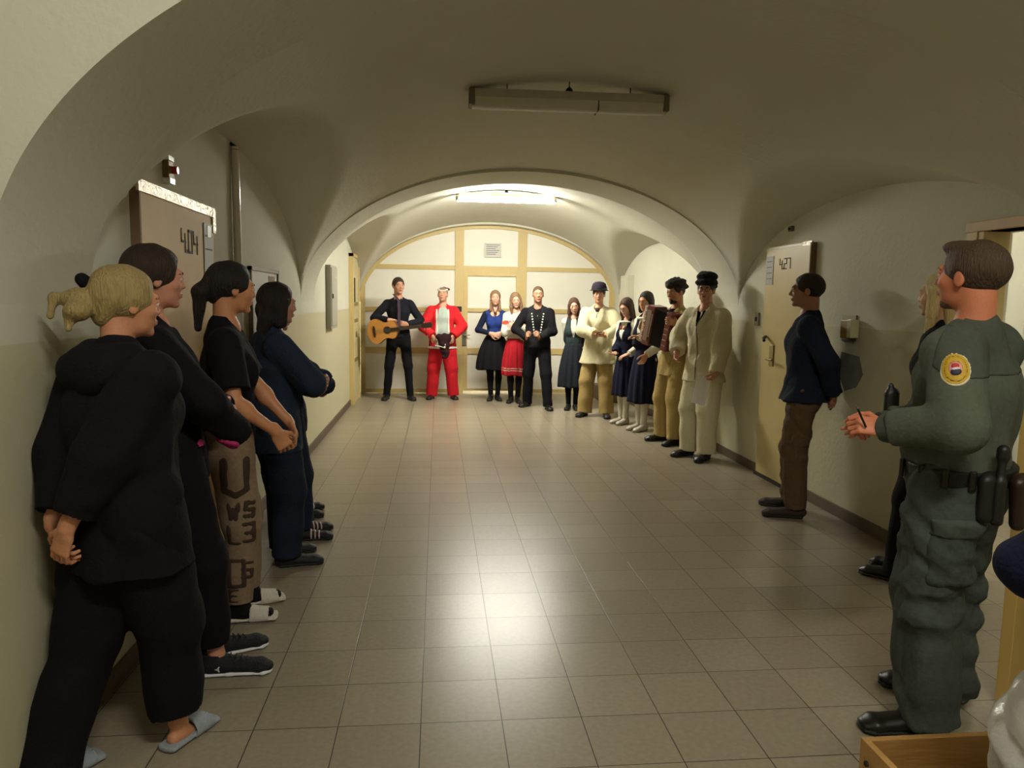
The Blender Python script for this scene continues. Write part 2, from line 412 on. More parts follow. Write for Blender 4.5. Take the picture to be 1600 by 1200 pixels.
    hd = [E((0, -.018, .030), (.075, .096, .085)), E((0, .022, -.022), (.063, .072, .080), .03), E((0, .026, -.078), (.044, .046, .034), .03),
          E((0, .071, -.099), (.019, .015, .014), .02), E((-.038, .058, -.022), (.020, .020, .018), .02), E((.038, .058, -.022), (.020, .020, .018), .02),
          E((0, .083, .026), (.046, .012, .010), .016),
          cone(hp_(0, .088, .016), hp_(0, .1005 if fem else .1045, -.026), .007, .0095 if fem else .011, k=.012), E((-.010, .092, -.030), (.008, .008, .006), .008), E((.010, .092, -.030), (.008, .008, .006), .008),
          E((0, .087, -.058), (.022, .010, .006), .008), E((0, .086, -.068), (.019, .010, .006), .008),
          sub(E((-.031, .100, .004), (.017, .015, .011)), .012), sub(E((.031, .100, .004), (.017, .015, .011)), .012),
          E((-.031, .0815, .0105), (.0140, .0135, .0070), .003), E((.031, .0815, .0105), (.0140, .0135, .0070), .003), E((-.031, .0805, -.0050), (.0130, .0130, .0045), .003), E((.031, .0805, -.0050), (.0130, .0130, .0045), .003),
          E((-.076, -.008, -.006), (.009, .019, .031), .008), E((.076, -.008, -.006), (.009, .019, .031), .008),
          sub(E((-.087, .0, -.004), (.006, .011, .019)), .006), sub(E((.087, .0, -.004), (.006, .011, .019)), .006),
          cone(NT+R@V3(0, -.028, .02), nb, (nk, nk*1.05), (nk*1.12, nk*1.05), k=.03), cone(nb+V3(0, .02, .02), nb-V3(0, 0, .06), .06, k=.04)]
    hd[-2]['k'] = .025
    sk = mat('skin_'+skin, skin, .55, bump=.08, scale=120, var=.10, sub=.1)
    hh = .0055 if near else .0065; hr_ = .0038 if near else .0055
    core = [.014]+torso(-.004)+legp(-.003)+[cone(l['ank']+V3(0, 0, .0), l['ank']-V3(0, 0, .04)+l['fd']*.02, .03, k=.02) for l in legs]+[cone(l['ank']-V3(0, 0, .05)-l['fd']*.03, l['ank']-V3(0, 0, .06)+l['fd']*.13, (.028, .02), (.03, .012), X=l['side'], k=.02) for l in legs]
    for kx in 'LR': core += armp(kx, -.003)
    blocks = [core, [hh]+hd]
    for kx in 'LR':
        q = A[kx]; ax = unit(q['wr']-q['el']); long_ = kx in fine_arm
        st = q['sh'] if long_ else q['el']+(q['wr']-q['el'])*.45
        f = [hr_]
        if long_: f += [cone(q['sh'], q['el'], .045*(.5+.5*g), .037, k=.02), cone(q['el'], q['wr'], .037, .024, k=.02), ell(q['el']+(q['wr']-q['el'])*.25, (.038, .038, .045), k=.03)]
        else: f += [cone(st, q['wr'], .031, .024, k=.02)]
        f += hand_prims(q['wr'], np.array(q['d'], float), np.array(q['n'], float), q.get('ts', 1), q.get('curl', .35), q.get('spread', .05), q.get('th', .4))
        blocks.append(f)
    body = sdf('body', blocks, sk, root, K=.02, s=s)
    P['body'] = body
    # small face parts
    eb = MB()
    eyeo = []
    for sx in (-1, 1):
        c = hp_(sx*.031, .0845, .003)*s
        for nm, m_, rr, off in (('eye', mat('eye_white', '#c4b8ae', .25), .0098, 0), ('iris', mat('iris_'+eyes, eyes, .15), .0056, .0052)):
            q = bpy.data.meshes.new(nm); b = bmesh.new(); bmesh.ops.create_uvsphere(b, u_segments=10, v_segments=8, radius=rr*s); b.to_mesh(q); b.free()
            q.polygons.foreach_set('use_smooth', [True]*len(q.polygons)); q.materials.append(m_)
            o = bpy.data.objects.new(nm, q); COL.objects.link(o); o.parent = root if nm == 'eye' else eyeo[-1]
            fw = R@V3(0, 1, 0)
            o.location = c if nm == 'eye' else fw*off*s
            if nm == 'eye': eyeo.append(o)
    P['browcol'] = None
    return P

def brows_lips(P, hc, lip='#a05a50'):
    hp_ = P['hp']; s = P['s']
    b = []
    for sx in (-1, 1): b += [cone(hp_(sx*.016, .0945, .022), hp_(sx*.033, .090, .027), .0035, .0035), cone(hp_(sx*.033, .090, .027), hp_(sx*.047, .076, .021), .0035, .002)]
    sdf('eyebrows', b, hairm('hair_'+hc, hc), P['root'], h=.003, K=.004, s=s)
    sdf('lips', [P['E']((0, .0892, -.0585), (.021, .0095, .0046)), P['E']((0, .0885, -.067), (.018, .0095, .0048))], mat('lips_'+lip, lip, .4), P['root'], h=.003, K=.003, s=s)

def hair(P, col, style='short', h=.007, extra=None, vol=.012, name='hair'):
    E, hp_, R = P['E'], P['hp'], P['R']; m = hairm('hair_'+col, col)
    if style == 'buzz': vol = .004
    ps = [E((0, -.022, .034), (.075+vol, .096+vol, .086+vol))]
    ps += [sub(E((0, .114, -.017 if style in ('short', 'buzz', 'crop', 'crop_top') else -.012), (.080, .075, .100)), .012), sub(E((0, .09, -.07), (.066, .08, .08)), .012)]
    if style in ('short', 'buzz', 'crop'):
        ps += [sub(E((0, .020, -.092), (.10, .080, .074)), .010), sub(E((0, -.05, -.150), (.12, .12, .085)), .010), sub(E((-.09, -.004, -.012), (.022, .022, .034)), .006), sub(E((.09, -.004, -.012), (.022, .022, .034)), .006)]
    elif style == 'crop_top':
        ps += [sub(E((0, .030, -.092), (.10, .080, .074)), .010), sub(E((0, -.05, -.190), (.12, .12, .085)), .010), sub(E((-.09, .0, -.012), (.022, .022, .034)), .006), sub(E((.09, .0, -.012), (.022, .022, .034)), .006), E((0, .055, .100), (.05, .045, .025), .02)]
    elif style == 'tied':
        ps += [sub(E((0, .0, -.12), (.12, .10, .085)), .012), E((0, -.085, -.03), (.05, .035, .05), .02)]
    elif style == 'long':
        for sx in (-1, 1):
            ps += [cone(hp_(sx*.072, .005, .02), hp_(sx*.080, .015, -.10), (.024, .040), (.026, .032), X=R@V3(1, 0, 0)),
                   cone(hp_(sx*.080, .010, -.10), hp_(sx*.078, .03, -.23), (.028, .030), (.018, .018), X=R@V3(1, 0, 0))]
        ps += [cone(hp_(0, -.06, .0), hp_(0, -.07, -.22), (.085, .045), (.075, .03), X=R@V3(1, 0, 0))]
    elif style == 'bob':
        for sx in (-1, 1): ps += [cone(hp_(sx*.074, -.005, .02), hp_(sx*.078, .0, -.12), (.026, .045), (.028, .04), X=R@V3(1, 0, 0))]
        ps += [cone(hp_(0, -.06, .0), hp_(0, -.07, -.13), (.085, .05), (.08, .04), X=R@V3(1, 0, 0))]
    if extra: ps += extra
    return sdf(name, ps, m, P['root'], h=h, K=.02, s=P['s'], fold=.0025, ff=30, seed=3)

def top(P, m, off=.014, hem=.86, sleeve=1., name='shirt', h=.009, neck='round', fold=.006, ru=(.052, .046), rf=(.046, .036), flare=0, extra=None, seed=1, collar=None, cuff=None, ext=None):
    g = P['g']; T = P['T']
    ps = list(P['torso'](off))
    if hem < .90:
        rx = (.158+off+flare)*g; ry = (.108+off+flare)*g
        ps += [cone(T(0, -.01, hem+.0), T(0, -.01, .96), (rx, ry), ((.150+off)*g, (.10+off)*g))]
    if extra: ps += extra
    ps += [cut(T(0, 0, hem), (0, 0, -1))]
    for kx in 'LR':
        if sleeve > 0: ps += P['armp'](kx, off*.4, ru=ru, rf=rf, upto=sleeve, flat='b')
    nt = P['NT']
    if neck == 'round': ps += [sub(ell(P['T'](0, .035, 1.475), (.066, .075, .042)), .008)]
    elif neck == 'scoop': ps += [sub(ell(P['T'](0, .06, 1.43), (.085, .095, .085)), .01)]
    elif neck == 'v': ps += [sub(ell(P['T'](0, .05, 1.475), (.060, .07, .045)), .008), sub(cone(T(0, .13, 1.46), T(0, .14, 1.33), (.05, .06), (.006, .05), X=(1, 0, 0)), .006)]
    if ext: ps += ext
    P['topps'] = ps
    o = sdf(name, ps, m, P['root'], h=h, K=.028, s=P['s'], fold=fold, seed=seed)
    return o

def patch(P, name, within, m, h=.006, off=.004, base='topps', parent=None, fold=.006, seed=1, ff=None):
    """a piece of cloth lying on the garment: the garment's own surface, a few mm proud, inside a region"""
    bb = [aabb(p) for p in within if p['t'] in 'ce' and not p.get('sub')]
    lo = np.min([b[0] for b in bb], 0); hi = np.max([b[1] for b in bb], 0)
    ps = grow(P[base], off)+[isect(within)]
    return sdf(name, ps, m, parent or P['root'], h=h, K=.028, s=P['s'], bounds=(lo, hi), fold=fold, seed=seed, ff=ff or (20. if base == 'tp' and fold == .020 else 11. if base == 'tp' else 14.))

def trousers(P, m, off=.012, zend=.045, thigh=(.086, .066), shin=(.066, .062), waist=.99, name='trousers', h=.009, fold=.008, seed=2, ff=11.):
    T = P['T']; g = P['g']
    ps = [cone(T(0, -.012, .87), T(0, -.01, .97), (.158*g+off, .108*g+off), (.148*g+off, .10*g+off)), cone(T(0, -.01, .97), T(0, -.005, waist+.03), (.146*g+off, .10*g+off), (.138*g+off, .095*g+off)), cut(T(0, 0, waist), (0, 0, 1))]
    for l in P['legs']: ps += [ell(l['hip']+V3(0, -.045, -.02), (.078*g+off*.5, .062*g, .09), k=.04)]
    ps += P['legp'](off, thigh, shin, zend, calf=False)
    P['legps'] = ps
    return sdf(name, ps, m, P['root'], h=h, K=.03, s=P['s'], fold=fold, seed=seed, ff=ff)

def shoes(P, m, sole=None, L=.26, hi=.0, name='shoe', w=.041, h=.006, which=(0, 1), slide=None, laces=None):
    s = P['s']; out = []
    for i in which:
        l = P['legs'][i]; c = V3(l['ank'][0], l['ank'][1], 0); z0 = max(0, l['ank'][2]-.085); f, sd = l['fd'], l['side']; Z = lambda q: V3(0, 0, q+z0)
        up = [cone(c-f*.045+Z(.045), c+f*.03+Z(.048), (w*.86, .036), (w*.95, .034), X=sd), cone(c+f*.03+Z(.045), c+f*(L-.10)+Z(.030), (w*.95, .036), (w*1.05, .026), X=sd),
              cone(c+f*(L-.10)+Z(.030), c+f*(L-.10+.035)+Z(.024), (w*1.03, .024), (w*.8, .018), X=sd), cone(c-f*.012+Z(.05), c-f*.012+Z(.085+hi), .042, .040, flat='b'), cut(Z(.012), (0, 0, -1))]
        o = sdf(name, up, m, P['root'], h=h, K=.02, s=s)
        sl = [cone(c-f*.045+Z(.012), c+f*.06+Z(.012), (w*.95, .012), (w*.9, .012), X=sd), cone(c+f*.05+Z(.012), c+f*(L-.085)+Z(.012), (w*.9, .012), (w*1.15, .012), X=sd),
              cone(c+f*(L-.085)+Z(.012), c+f*(L-.060)+Z(.012), (w*1.1, .012), (w*.85, .011), X=sd), cut(Z(.002), (0, 0, -1)), cut(Z(.024), (0, 0, 1))]
        q = sdf('sole', sl, sole or mat('black_rubber', '#141312', .6), o, h=.005, K=.012, s=s)
        out.append(o)
    return out

def skirt(P, m, ztop=1.04, zhem=.5, rw=.135, rh=.25, rip=.09, nrip=13, name='skirt', n=160, sy=.85, seed=0):
    s = P['s']; T = P['T']; r = random.Random(seed); ph = [r.random()*6.28 for _ in range(4)]
    rows = 26; vs = []; fs = []
    for layer, dr in ((0, 0), (1, -.006)):
        for j in range(rows):
            t = j/(rows-1); z = ztop+(zhem-ztop)*t; c = T(0, -.005, z)
            base = rw+(rh-rw)*(math.sin(min(1, t*1.15)*math.pi/2)**.8*.75+t*.25)
            for k in range(n):
                a = 2*math.pi*k/n; am = rip*min(1, t*1.6)**.8
                q = base*(1+am*(math.sin(nrip*a+ph[0]+.5*math.sin(3*a+ph[1]))*.6+math.sin(nrip*.5*a//1*0+(nrip//2)*a+ph[2])*.4))+dr
                vs.append((( c[0]+q*math.cos(a))*s, (c[1]+q*sy*math.sin(a))*s, (z+.006*math.sin(5*a+ph[3])*t)*s))
    for la in (0, 1):
        for j in range(rows-1):
            for k in range(n):
                b = la*rows*n; q = (b+j*n+k, b+(j+1)*n+k, b+(j+1)*n+(k+1) % n, b+j*n+(k+1) % n); fs.append(q if la == 0 else q[::-1])
    for k in range(n):
        fs.append(((rows-1)*n+k, rows*n+(rows-1)*n+k, rows*n+(rows-1)*n+(k+1) % n, (rows-1)*n+(k+1) % n)); fs.append((k, (k+1) % n, rows*n+(k+1) % n, rows*n+k))
    return mesh_obj(name, vs, fs, m, P['root'], True)
def tights(P, m, off=.003, which=(0, 1), name='tights'):
    return sdf(name, P['legp'](off), m, P['root'], h=.009, K=.03, s=P['s'])

# ------------------------------------------------------------------ the vaulted corridor
XL, XR, XC, AX = -1.22, 3.02, .90, 2.12
ZS = 1.50
BANDS = [(-10.8, -9.8), (-5.6, -4.9), (-.35, .30), (4.55, 5.30), (9.50, 10.0)]
W_PL = plaster('lime_plaster', '#d0cdbf', '#c9bd94')
W_WALL = plaster('painted_wall_plaster', '#d2d0c1', '#c9c4a9', 1.40)
def arch_z(x): return ZS+.02+1.25*math.sqrt(max(0, 1-((x-XC)/AX)**2))
def bay_of(y):
    for a, b in zip(BANDS, BANDS[1:]):
        if a[1]-1e-6 <= y <= b[0]+1e-6: return a[1], b[0]
def ceil_z(x, y, band):
    if band: return arch_z(x)
    y0, y1 = bay_of(y); t = (y-y0)/(y1-y0)
    if -5 < y0 < -4:                                     # the bay of the viewer rises higher than its neighbours
        return 2.15+2.0*math.sqrt(max(0, 1-((x-XC)/AX)**2))**.8
    dome = .16*math.sin(math.pi*t)
    zm = ZS+(1.27+.03+dome)*math.sqrt(max(0, 1-((x-XC)/(AX))**2))
    yc, a = (y0+y1)/2, (y1-y0)/2
    right = x > XC; b = .86 if right else 1.0
    if right: e = math.sqrt(max(0, 1-((y-yc)/a)**2))
    else:                                                # the left lunette leans toward the viewer
        yc = y0+1.85*(y1-y0)/4.25; u = (y0-y)/(yc-y0)+1 if y < yc else (y-yc)/(y1-yc)
        u = min(1, abs(u)); e = (1-u**2.5)**.42 if y < yc else math.sqrt(max(0, 1-u*u))
    dw = (XR-x) if right else (x-XL)
    k = .25 if right else .10
    zl = ZS+e*b+k*dw*e
    d = zm-zl; kk = .05                                  # soft plastered groin
    hh = max(kk-abs(d), 0)/kk
    z = max(zm, zl)+hh*hh*kk*.25
    return max(z, arch_z(x)+(.015 if 0 < t < 1 else 0))
def rows():
    R = []
    for i, (a, b) in enumerate(BANDS):
        for k in range(9): R.append((a+(b-a)*k/8, True))
        if i+1 < len(BANDS):
            c = BANDS[i+1][0]; n = int((c-b)/.045)
            for k in range(n+1): R.append((b+(c-b)*k/n, False))
    return R
ROWS = rows()
NXV = 150
def build_ceiling():
    xs = [XC-AX*math.cos(math.pi*k/NXV) for k in range(NXV+1)]
    v = [(x, y, ceil_z(x, y, bd)) for y, bd in ROWS for x in xs]; n = NXV+1; f = []
    for j in range(len(ROWS)-1):
        for k in range(NXV): f.append((j*n+k, (j+1)*n+k, (j+1)*n+k+1, j*n+k+1))
    o = mesh_obj('ceiling', v, f, W_PL, None, True); o.data.set_sharp_from_angle(angle=math.radians(38))
    return setp(o, 'pale plaster groin vaulted ceiling carried on wide round transverse arches', kind='structure')
build_ceiling()
DO0, DO1, DOZ = .42, 1.27, 1.97              # open doorway in the right wall
def build_wall(name, x, openings, label):
    ys = sorted(set([r[0] for r in ROWS]+[q for o in openings for q in o[:2]])); v = []; f = []
    TH = .12 if name == 'wall_left' else .16
    def wtop(y, m):
        return ZS+.02 if any(p_ <= m <= q_ for p_, q_ in BANDS) else ceil_z(x, y, False)
    V = []; sgn = -1 if x < 0 else 1
    for i in range(len(ys)-1):
        a, b = ys[i], ys[i+1]; m = (a+b)/2; z0 = 0; za, zb = wtop(a, m), wtop(b, m)
        for o in openings:
            if o[0] <= m <= o[1]: z0 = o[2]
        q = len(V)
        V += [(x, a, z0), (x, b, z0), (x, b, max(zb, ZS)), (x, a, max(za, ZS)), (x+sgn*TH, a, z0), (x+sgn*TH, b, z0)]
        f += [(q, q+1, q+2, q+3)]
        if z0: f += [(q, q+4, q+5, q+1)]
    for o in openings:
        q = len(V); V += [(x, o[0], 0), (x, o[0], o[2]), (x+sgn*TH, o[0], o[2]), (x+sgn*TH, o[0], 0), (x, o[1], 0), (x, o[1], o[2]), (x+sgn*TH, o[1], o[2]), (x+sgn*TH, o[1], 0)]
        f += [(q, q+1, q+2, q+3), (q+4, q+5, q+6, q+7)]
    o = mesh_obj(name, V, f, W_WALL); return setp(o, label, kind='structure')
build_wall('wall_left', XL, [], 'left plastered corridor wall with cream painted lower half')
build_wall('wall_right', XR, [(DO0, DO1, DOZ)], 'right plastered corridor wall with cream painted lower half')
# lunette strip above the wall at the arch bands is closed by the vault itself; end wall far behind the camera
setp(box('wall_back', (XL, -10.9, 0), (XR, -10.8, 4.3), W_PL), 'plain plaster wall closing the corridor behind', kind='structure')

def floor_mat():
    m = bpy.data.materials.new('floor_tiles'); m.use_nodes = True; nt = m.node_tree; L = nt.links; b = nt.nodes['Principled BSDF']
    tc = nt.nodes.new('ShaderNodeTexCoord'); br = nt.nodes.new('ShaderNodeTexBrick')
    br.offset = 0; br.squash = 1; br.inputs['Scale'].default_value = 1; br.inputs['Brick Width'].default_value = .3; br.inputs['Row Height'].default_value = .3
    br.inputs['Mortar Size'].default_value = .0022; br.inputs['Mortar Smooth'].default_value = .3; br.inputs['Bias'].default_value = 0
    br.inputs['Color1'].default_value = lin('#918674'); br.inputs['Color2'].default_value = lin('#9b907d'); br.inputs['Mortar'].default_value = lin('#35302a')
    mp = nt.nodes.new('ShaderNodeMapping'); mp.inputs['Location'].default_value = (30, 30, 0)
    L.new(tc.outputs['Object'], mp.inputs[0]); L.new(mp.outputs[0], br.inputs['Vector'])
    n = nt.nodes.new('ShaderNodeTexNoise'); n.inputs['Scale'].default_value = 45; n.inputs['Detail'].default_value = 6
    n2 = nt.nodes.new('ShaderNodeTexNoise'); n2.inputs['Scale'].default_value = 2.2; n2.inputs['Detail'].default_value = 4
    for q in (n, n2): L.new(tc.outputs['Object'], q.inputs['Vector'])
    mx = nt.nodes.new('ShaderNodeMix'); mx.data_type = 'RGBA'; mx.blend_type = 'MULTIPLY'; mx.inputs[0].default_value = .55
    cr = nt.nodes.new('ShaderNodeValToRGB'); cr.color_ramp.elements[0].position = .3; cr.color_ramp.elements[0].color = (.72, .70, .66, 1); cr.color_ramp.elements[1].position = .7; cr.color_ramp.elements[1].color = (1, 1, 1, 1)
    L.new(n.outputs['Fac'], cr.inputs[0]); L.new(br.outputs['Color'], mx.inputs[6]); L.new(cr.outputs[0], mx.inputs[7]); L.new(mx.outputs[2], b.inputs['Base Color'])
    ro = nt.nodes.new('ShaderNodeMapRange'); ro.inputs['To Min'].default_value = .275; ro.inputs['To Max'].default_value = .31
    L.new(n2.outputs['Fac'], ro.inputs['Value']); L.new(ro.outputs[0], b.inputs['Roughness'])
    b.inputs['Specular IOR Level'].default_value = .30
    bp = nt.nodes.new('ShaderNodeBump'); bp.inputs['Strength'].default_value = .25; bp.inputs['Distance'].default_value = .002; bp.invert = True
    L.new(br.outputs['Fac'], bp.inputs['Height']); bp2 = nt.nodes.new('ShaderNodeBump'); bp2.inputs['Strength'].default_value = .05; bp2.inputs['Distance'].default_value = .004
    L.new(n.outputs['Fac'], bp2.inputs['Height']); L.new(bp.outputs[0], bp2.inputs['Normal']); L.new(bp2.outputs[0], b.inputs['Normal'])
    return m
FLOOR = floor_mat()
fl = mesh_obj('floor', [(XL-.2, -10.9, 0), (XR+2.2, -10.9, 0), (XR+2.2, 12.0, 0), (XL-.2, 12.0, 0)], [(0, 1, 2, 3)], FLOOR)
setp(fl, 'glossy square beige floor tiles with dark joints', kind='structure')
BASE = mat('skirting_tile', '#5a4c3c', .45, var=.15, scale=30)
def baseboard(name, x, spans, label):
    mb = MB()
    for a, b in spans: mb.box((min(x, x+(.015 if x < 0 else -.015)), a, 0), (max(x, x+(.015 if x < 0 else -.015)), b, .085))
    setp(mb.build(name, BASE, bev=.003), label, kind='structure')
baseboard('baseboard_left', XL, [(-10.7, .62), (1.78, 8.35), (9.15, 9.7)], 'dark brown tile skirting along the left wall')
baseboard('baseboard_right', XR, [(-10.7, DO0-.08), (DO1+.12, 3.03), (3.90, 9.7)], 'dark brown tile skirting along the right wall')

# ---- timber partition with a door closing the far end
WOOD = mat('honey_painted_timber', '#cdb67c', .5, bump=.15, scale=12, var=.10, stretch=(6, 6, .6))
WHITE = mat('white_hardboard', '#ebe8dc', .6, var=.03, scale=4)
YP = 9.75
def arch_clip(pts_fn): pass
def part_poly(x0, x1, z0, z1, n=14):
    """rectangle clipped by the arch curve"""
    up = [(x0+(x1-x0)*k/n, min(z1, arch_z(x0+(x1-x0)*k/n)-.03)) for k in range(n+1)]
    up = [(x, max(z, z0)) for x, z in up]
    return [(x0, z0), (x1, z0)]+up[::-1]
Mxz = Matrix(((1, 0, 0, 0), (0, 0, 1, 0), (0, 1, 0, 0), (0, 0, 0, 1)))
def panel(name, x0, x1, z0, z1, m, parent, y, d, n=14):
    M = Matrix.Translation((0, y, 0)) @ Mxz
    return MB().prism(part_poly(x0, x1, z0, z1, n), M, d).build(name, m, parent)
part = empty('timber_partition', (.9, YP, 0), 0, 'honey-coloured timber framed partition with white panels filling the far arch', 'partition')
def pl(o): o.parent = part; o.matrix_parent_inverse = Matrix.Translation((-.9, -YP, 0)); return o
XA, XB = XL+.02, XR-.02
cols = [(XA+.07, .335), (.535, 1.345), (1.515, XB-.07)]
zs = [(.075, .665), (.765, 1.355), (1.425, 2.045), (2.115, 2.9)]
for ci, (a, b) in enumerate(cols):
    for zi, (c, d) in enumerate(zs):
        if ci == 1 and zi < 3: continue
        if ci == 1: a, b = .48, 1.37
        pl(panel('panel', a-.02, b+.02, c-.02, d+.02, WHITE, None, YP+.02, .02, 20))
for a, b in ((XA, XA+.075), (.335, .477), (1.370, 1.515), (XB-.075, XB)): pl(panel('upright', a, b, 0 if a != XA else 0, 2.9, WOOD, None, YP-.01, .06, 6))
for a, b in (cols[0], cols[2]):
    for c, d in ((0.01, .075), (.665, .765), (1.355, 1.425), (2.045, 2.115)): pl(panel('rail', a, b, c, d, WOOD, None, YP, .045, 30))
pl(panel('rail', .46, 1.385, 1.983, 2.115, WOOD, None, YP, .045))
# curved rim board
def rim(r0, r1, y0, y1, m, n=60):
    mb = MB(); bm = mb.bm; R = []
    for k in range(n+1):
        t = math.pi*k/n; c, s_ = math.cos(t), math.sin(t)
        R.append([bm.verts.new((XC-(AX-q)*c, y, ZS+.02+(1.25-q)*s_)) for q, y in ((r0, y0), (r1, y0), (r1, y1), (r0, y1))])
    for A, B in zip(R, R[1:]):
        for k in range(4): bm.faces.new((A[k], A[(k+1) % 4], B[(k+1) % 4], B[k]))
    return mb.build('arched_rim', m, None, False)
pl(rim(-.02, .05, YP-.03, YP+.06, WOOD))
# the door in the partition (gap under it lets light through)
dr = empty('door_1', (.94, YP, 0), 0); setp(dr, 'timber framed door with white panels in the far partition', kind='structure')
def dp(o): o.parent = dr; o.matrix_parent_inverse = Matrix.Translation((-.94, -YP, 0)); return o
dp(box('door_panel', (.50, YP+.015, .06), (1.37, YP+.03, 1.97), WHITE))
for lo, hi in (((.475, .05), (.545, 1.985)), ((1.34, .05), (1.372, 1.985)), ((.545, .05), (1.34, .085)), ((.545, .665), (1.34, .765)), ((.545, 1.36), (1.34, 1.425)), ((.545, 1.95), (1.34, 1.985))):
    dp(box('door_rail', (lo[0], YP-.012, lo[1]), (hi[0], YP+.035, hi[1]), WOOD, bev=.003))
STEEL = mat('brushed_steel', '#8d8a80', .35, metal=.9); DARK = mat('dark_iron', '#2b2622', .5, metal=.4)
lk = dp(box('lock_plate', (.455, YP-.03, .80), (.525, YP-.012, 1.07), STEEL, bev=.003))
h_ = MB().tube([(.49, YP-.03, .98), (.49, YP-.07, .98), (.585, YP-.075, .98)], .010).build('door_handle', STEEL, None, True); dp(h_)
setp(dp(box('door_closer', (.345, YP-.06, 1.36), (.445, YP-.01, 1.45), DARK, bev=.006)))
nt_ = empty('notice_sheet', (.95, YP-.004, 2.375), 0, 'grey printed notice on the glowing top centre panel of the far partition', 'notice')
PAPER = mat('paper', '#d9d8d2', .8); INK = mat('ink_grey', '#6f6e70', .8)
box('sheet', (-.14, 0, -.115), (.14, .003, .115), mat('grey_paper', '#d2d1ca', .8), nt_)
mb = MB()
for k in range(6): mb.box((-.11, -.002, .08-.03*k), (.11-.03*(k % 3), 0, .09-.03*k))
mb.build('printed_lines', INK, nt_)

# ---- lamps: twin tube fittings hung under the vault crowns
FIT = mat('fitting_grey', '#b5b09e', .5, var=.12, scale=20); DIFF = mat('acrylic_diffuser', '#cdc8b4', .35, var=.1, scale=10)
def lamp(x, y, z, label, on=0, L=1.24, rz=0):
    t = empty('ceiling_lamp', (x, y, z), rz, label, 'ceiling lamp', 'tube lamp fittings hung from the vault')
    h = L/2
    box('housing', (-h, -.065, .03), (h, .065, .085), FIT, t, bev=.008)
    for sx in (-1, 1): box('end_cap', (sx*h-.02, -.07, -.02), (sx*h+.02, .07, .088), mat('fitting_end', '#6f6a50', .5), t, bev=.01)
    M = Matrix(((0, 0, 1, -h), (1, 0, 0, 0), (0, 1, 0, 0), (0, 0, 0, 1)))
    pts = [(-.062, .032), (-.060, .0), (-.045, -.022), (0, -.030), (.045, -.022), (.060, .0), (.062, .032)]
    dm = mat('lit_diffuser_%g' % on, '#f6f4e6', .4, emit=on) if on else DIFF
    MB().prism(pts, M, L).build('diffuser', dm, t, True)
    for xx in (-.40, 0, .40):
        zt = ceil_z(x+xx, y, False)-z
        MB().tube([(xx, 0, .08), (xx, 0, zt)], .004, 6).build('hanging_rod', DARK, t)
        if xx == 0: MB().lathe([(.028, .083), (.022, .11), (.008, .125)], (xx, 0, 0), 12).build('cable_gland', DARK, t, True)
    if not on: MB().box((.18, -.066, -.028), (.186, .066, .034)).build('clip', DARK, t)
    return t
lamp(.89, 2.30, 2.80, 'unlit grey tube lamp hanging from the nearer vault', 0, 1.25, -.02)
lamp(.92, 7.05, 2.83, 'brightly lit white tube lamp hanging before the far partition', LAMP_FAR, 1.25, -.03)
lamp(.90, -2.9, 3.78, 'lit white tube lamp high above the viewer', LAMP_BACK, 1.25)

# ---- doors and fittings on the walls
CREAM = mat('cream_door_paint', '#cfc090', .45, var=.12, scale=5, bump=.05)
BEIGE = mat('beige_sheet', '#dfc08e', .65, var=.08, scale=6, bump=.04)
def side_frame(x):   # local (u along +y for left / -y for right, v up, w out of wall)
    return Matrix(((0, 0, 1, x), (1, 0, 0, 0), (0, 1, 0, 0), (0, 0, 0, 1))) if x < 0 else Matrix(((0, 0, -1, x), (-1, 0, 0, 0), (0, 1, 0, 0), (0, 0, 0, 1)))
ML, MR = side_frame(XL), side_frame(XR)
# door 4.04 (left wall): u = y
d2 = empty('door_2', (XL, 1.2, 0)); setp(d2, 'beige sheet metal cell door numbered 4.04 in the left wall', kind='structure')
def at(o, parent): o.parent = parent; o.matrix_parent_inverse = parent.matrix_world.inverted() if False else Matrix.Translation(-parent.location); return o
FOIL = mat('crinkled_foil_tape', '#d8cdb6', .25, metal=.35, bump=.9, scale=40)
at(MB().box((.70, .01, 0), (1.73, 2.03, .035), M=ML).build('door_leaf', BEIGE, bev=.003), d2)
at(MB().box((.68, 1.985, .03), (1.75, 2.035, .042), M=ML).build('top_strip', FOIL), d2)
at(MB().box((.70, 1.70, .03), (.86, 1.725, .042), M=ML).build('strip', FOIL), d2)
at(MB().box((1.70, 1.90, .03), (1.755, 2.03, .043), M=ML).build('corner_strip', FOIL), d2)
at(MB().box((.685, 1.72, .0), (.70, 2.0, .04), M=ML).build('edge', mat('rusty_brown', '#7a6048', .7)), d2)
at(digits('4.04', ML @ Matrix.Translation((1.20, 1.77, .036)), .105).build('door_number', mat('black_marker', '#3a3128', .7)), d2)
sg = empty('door_sign', (XL+.04, 1.62, 1.80), 0, 'blue-grey paper sheet taped on the door numbered 4.04', 'notice')
at(MB().box((1.545, 1.62, .037), (1.69, 1.94, .040), M=ML).build('sheet', mat('bluegrey_paper', '#a9aaa6', .6)), sg)
for z in (1.80, 1.87): at(MB().box((1.56, z, .0402), (1.68, z+.008, .0412), M=ML).build('printed_line', INK), sg)
at(MB().box((1.60, 1.87, .0405), (1.665, 1.93, .042), M=ML).build('sticker', mat('white_sticker', '#d8d8d0', .4)), sg)
al = empty('wall_alarm', (XL, 1.11, 2.13), 0, 'small alarm beacon with red lens above the door numbered 4.04', 'alarm')
at(MB().box((1.075, 2.10, 0), (1.145, 2.18, .03), M=ML).build('plate', mat('brass_dull', '#7c6a3c', .5, metal=.4), bev=.004), al)
at(MB().box((1.075, 2.18, 0), (1.145, 2.20, .032), M=ML).build('white_tab', mat('white_gloss', '#eeeee8', .3)), al)
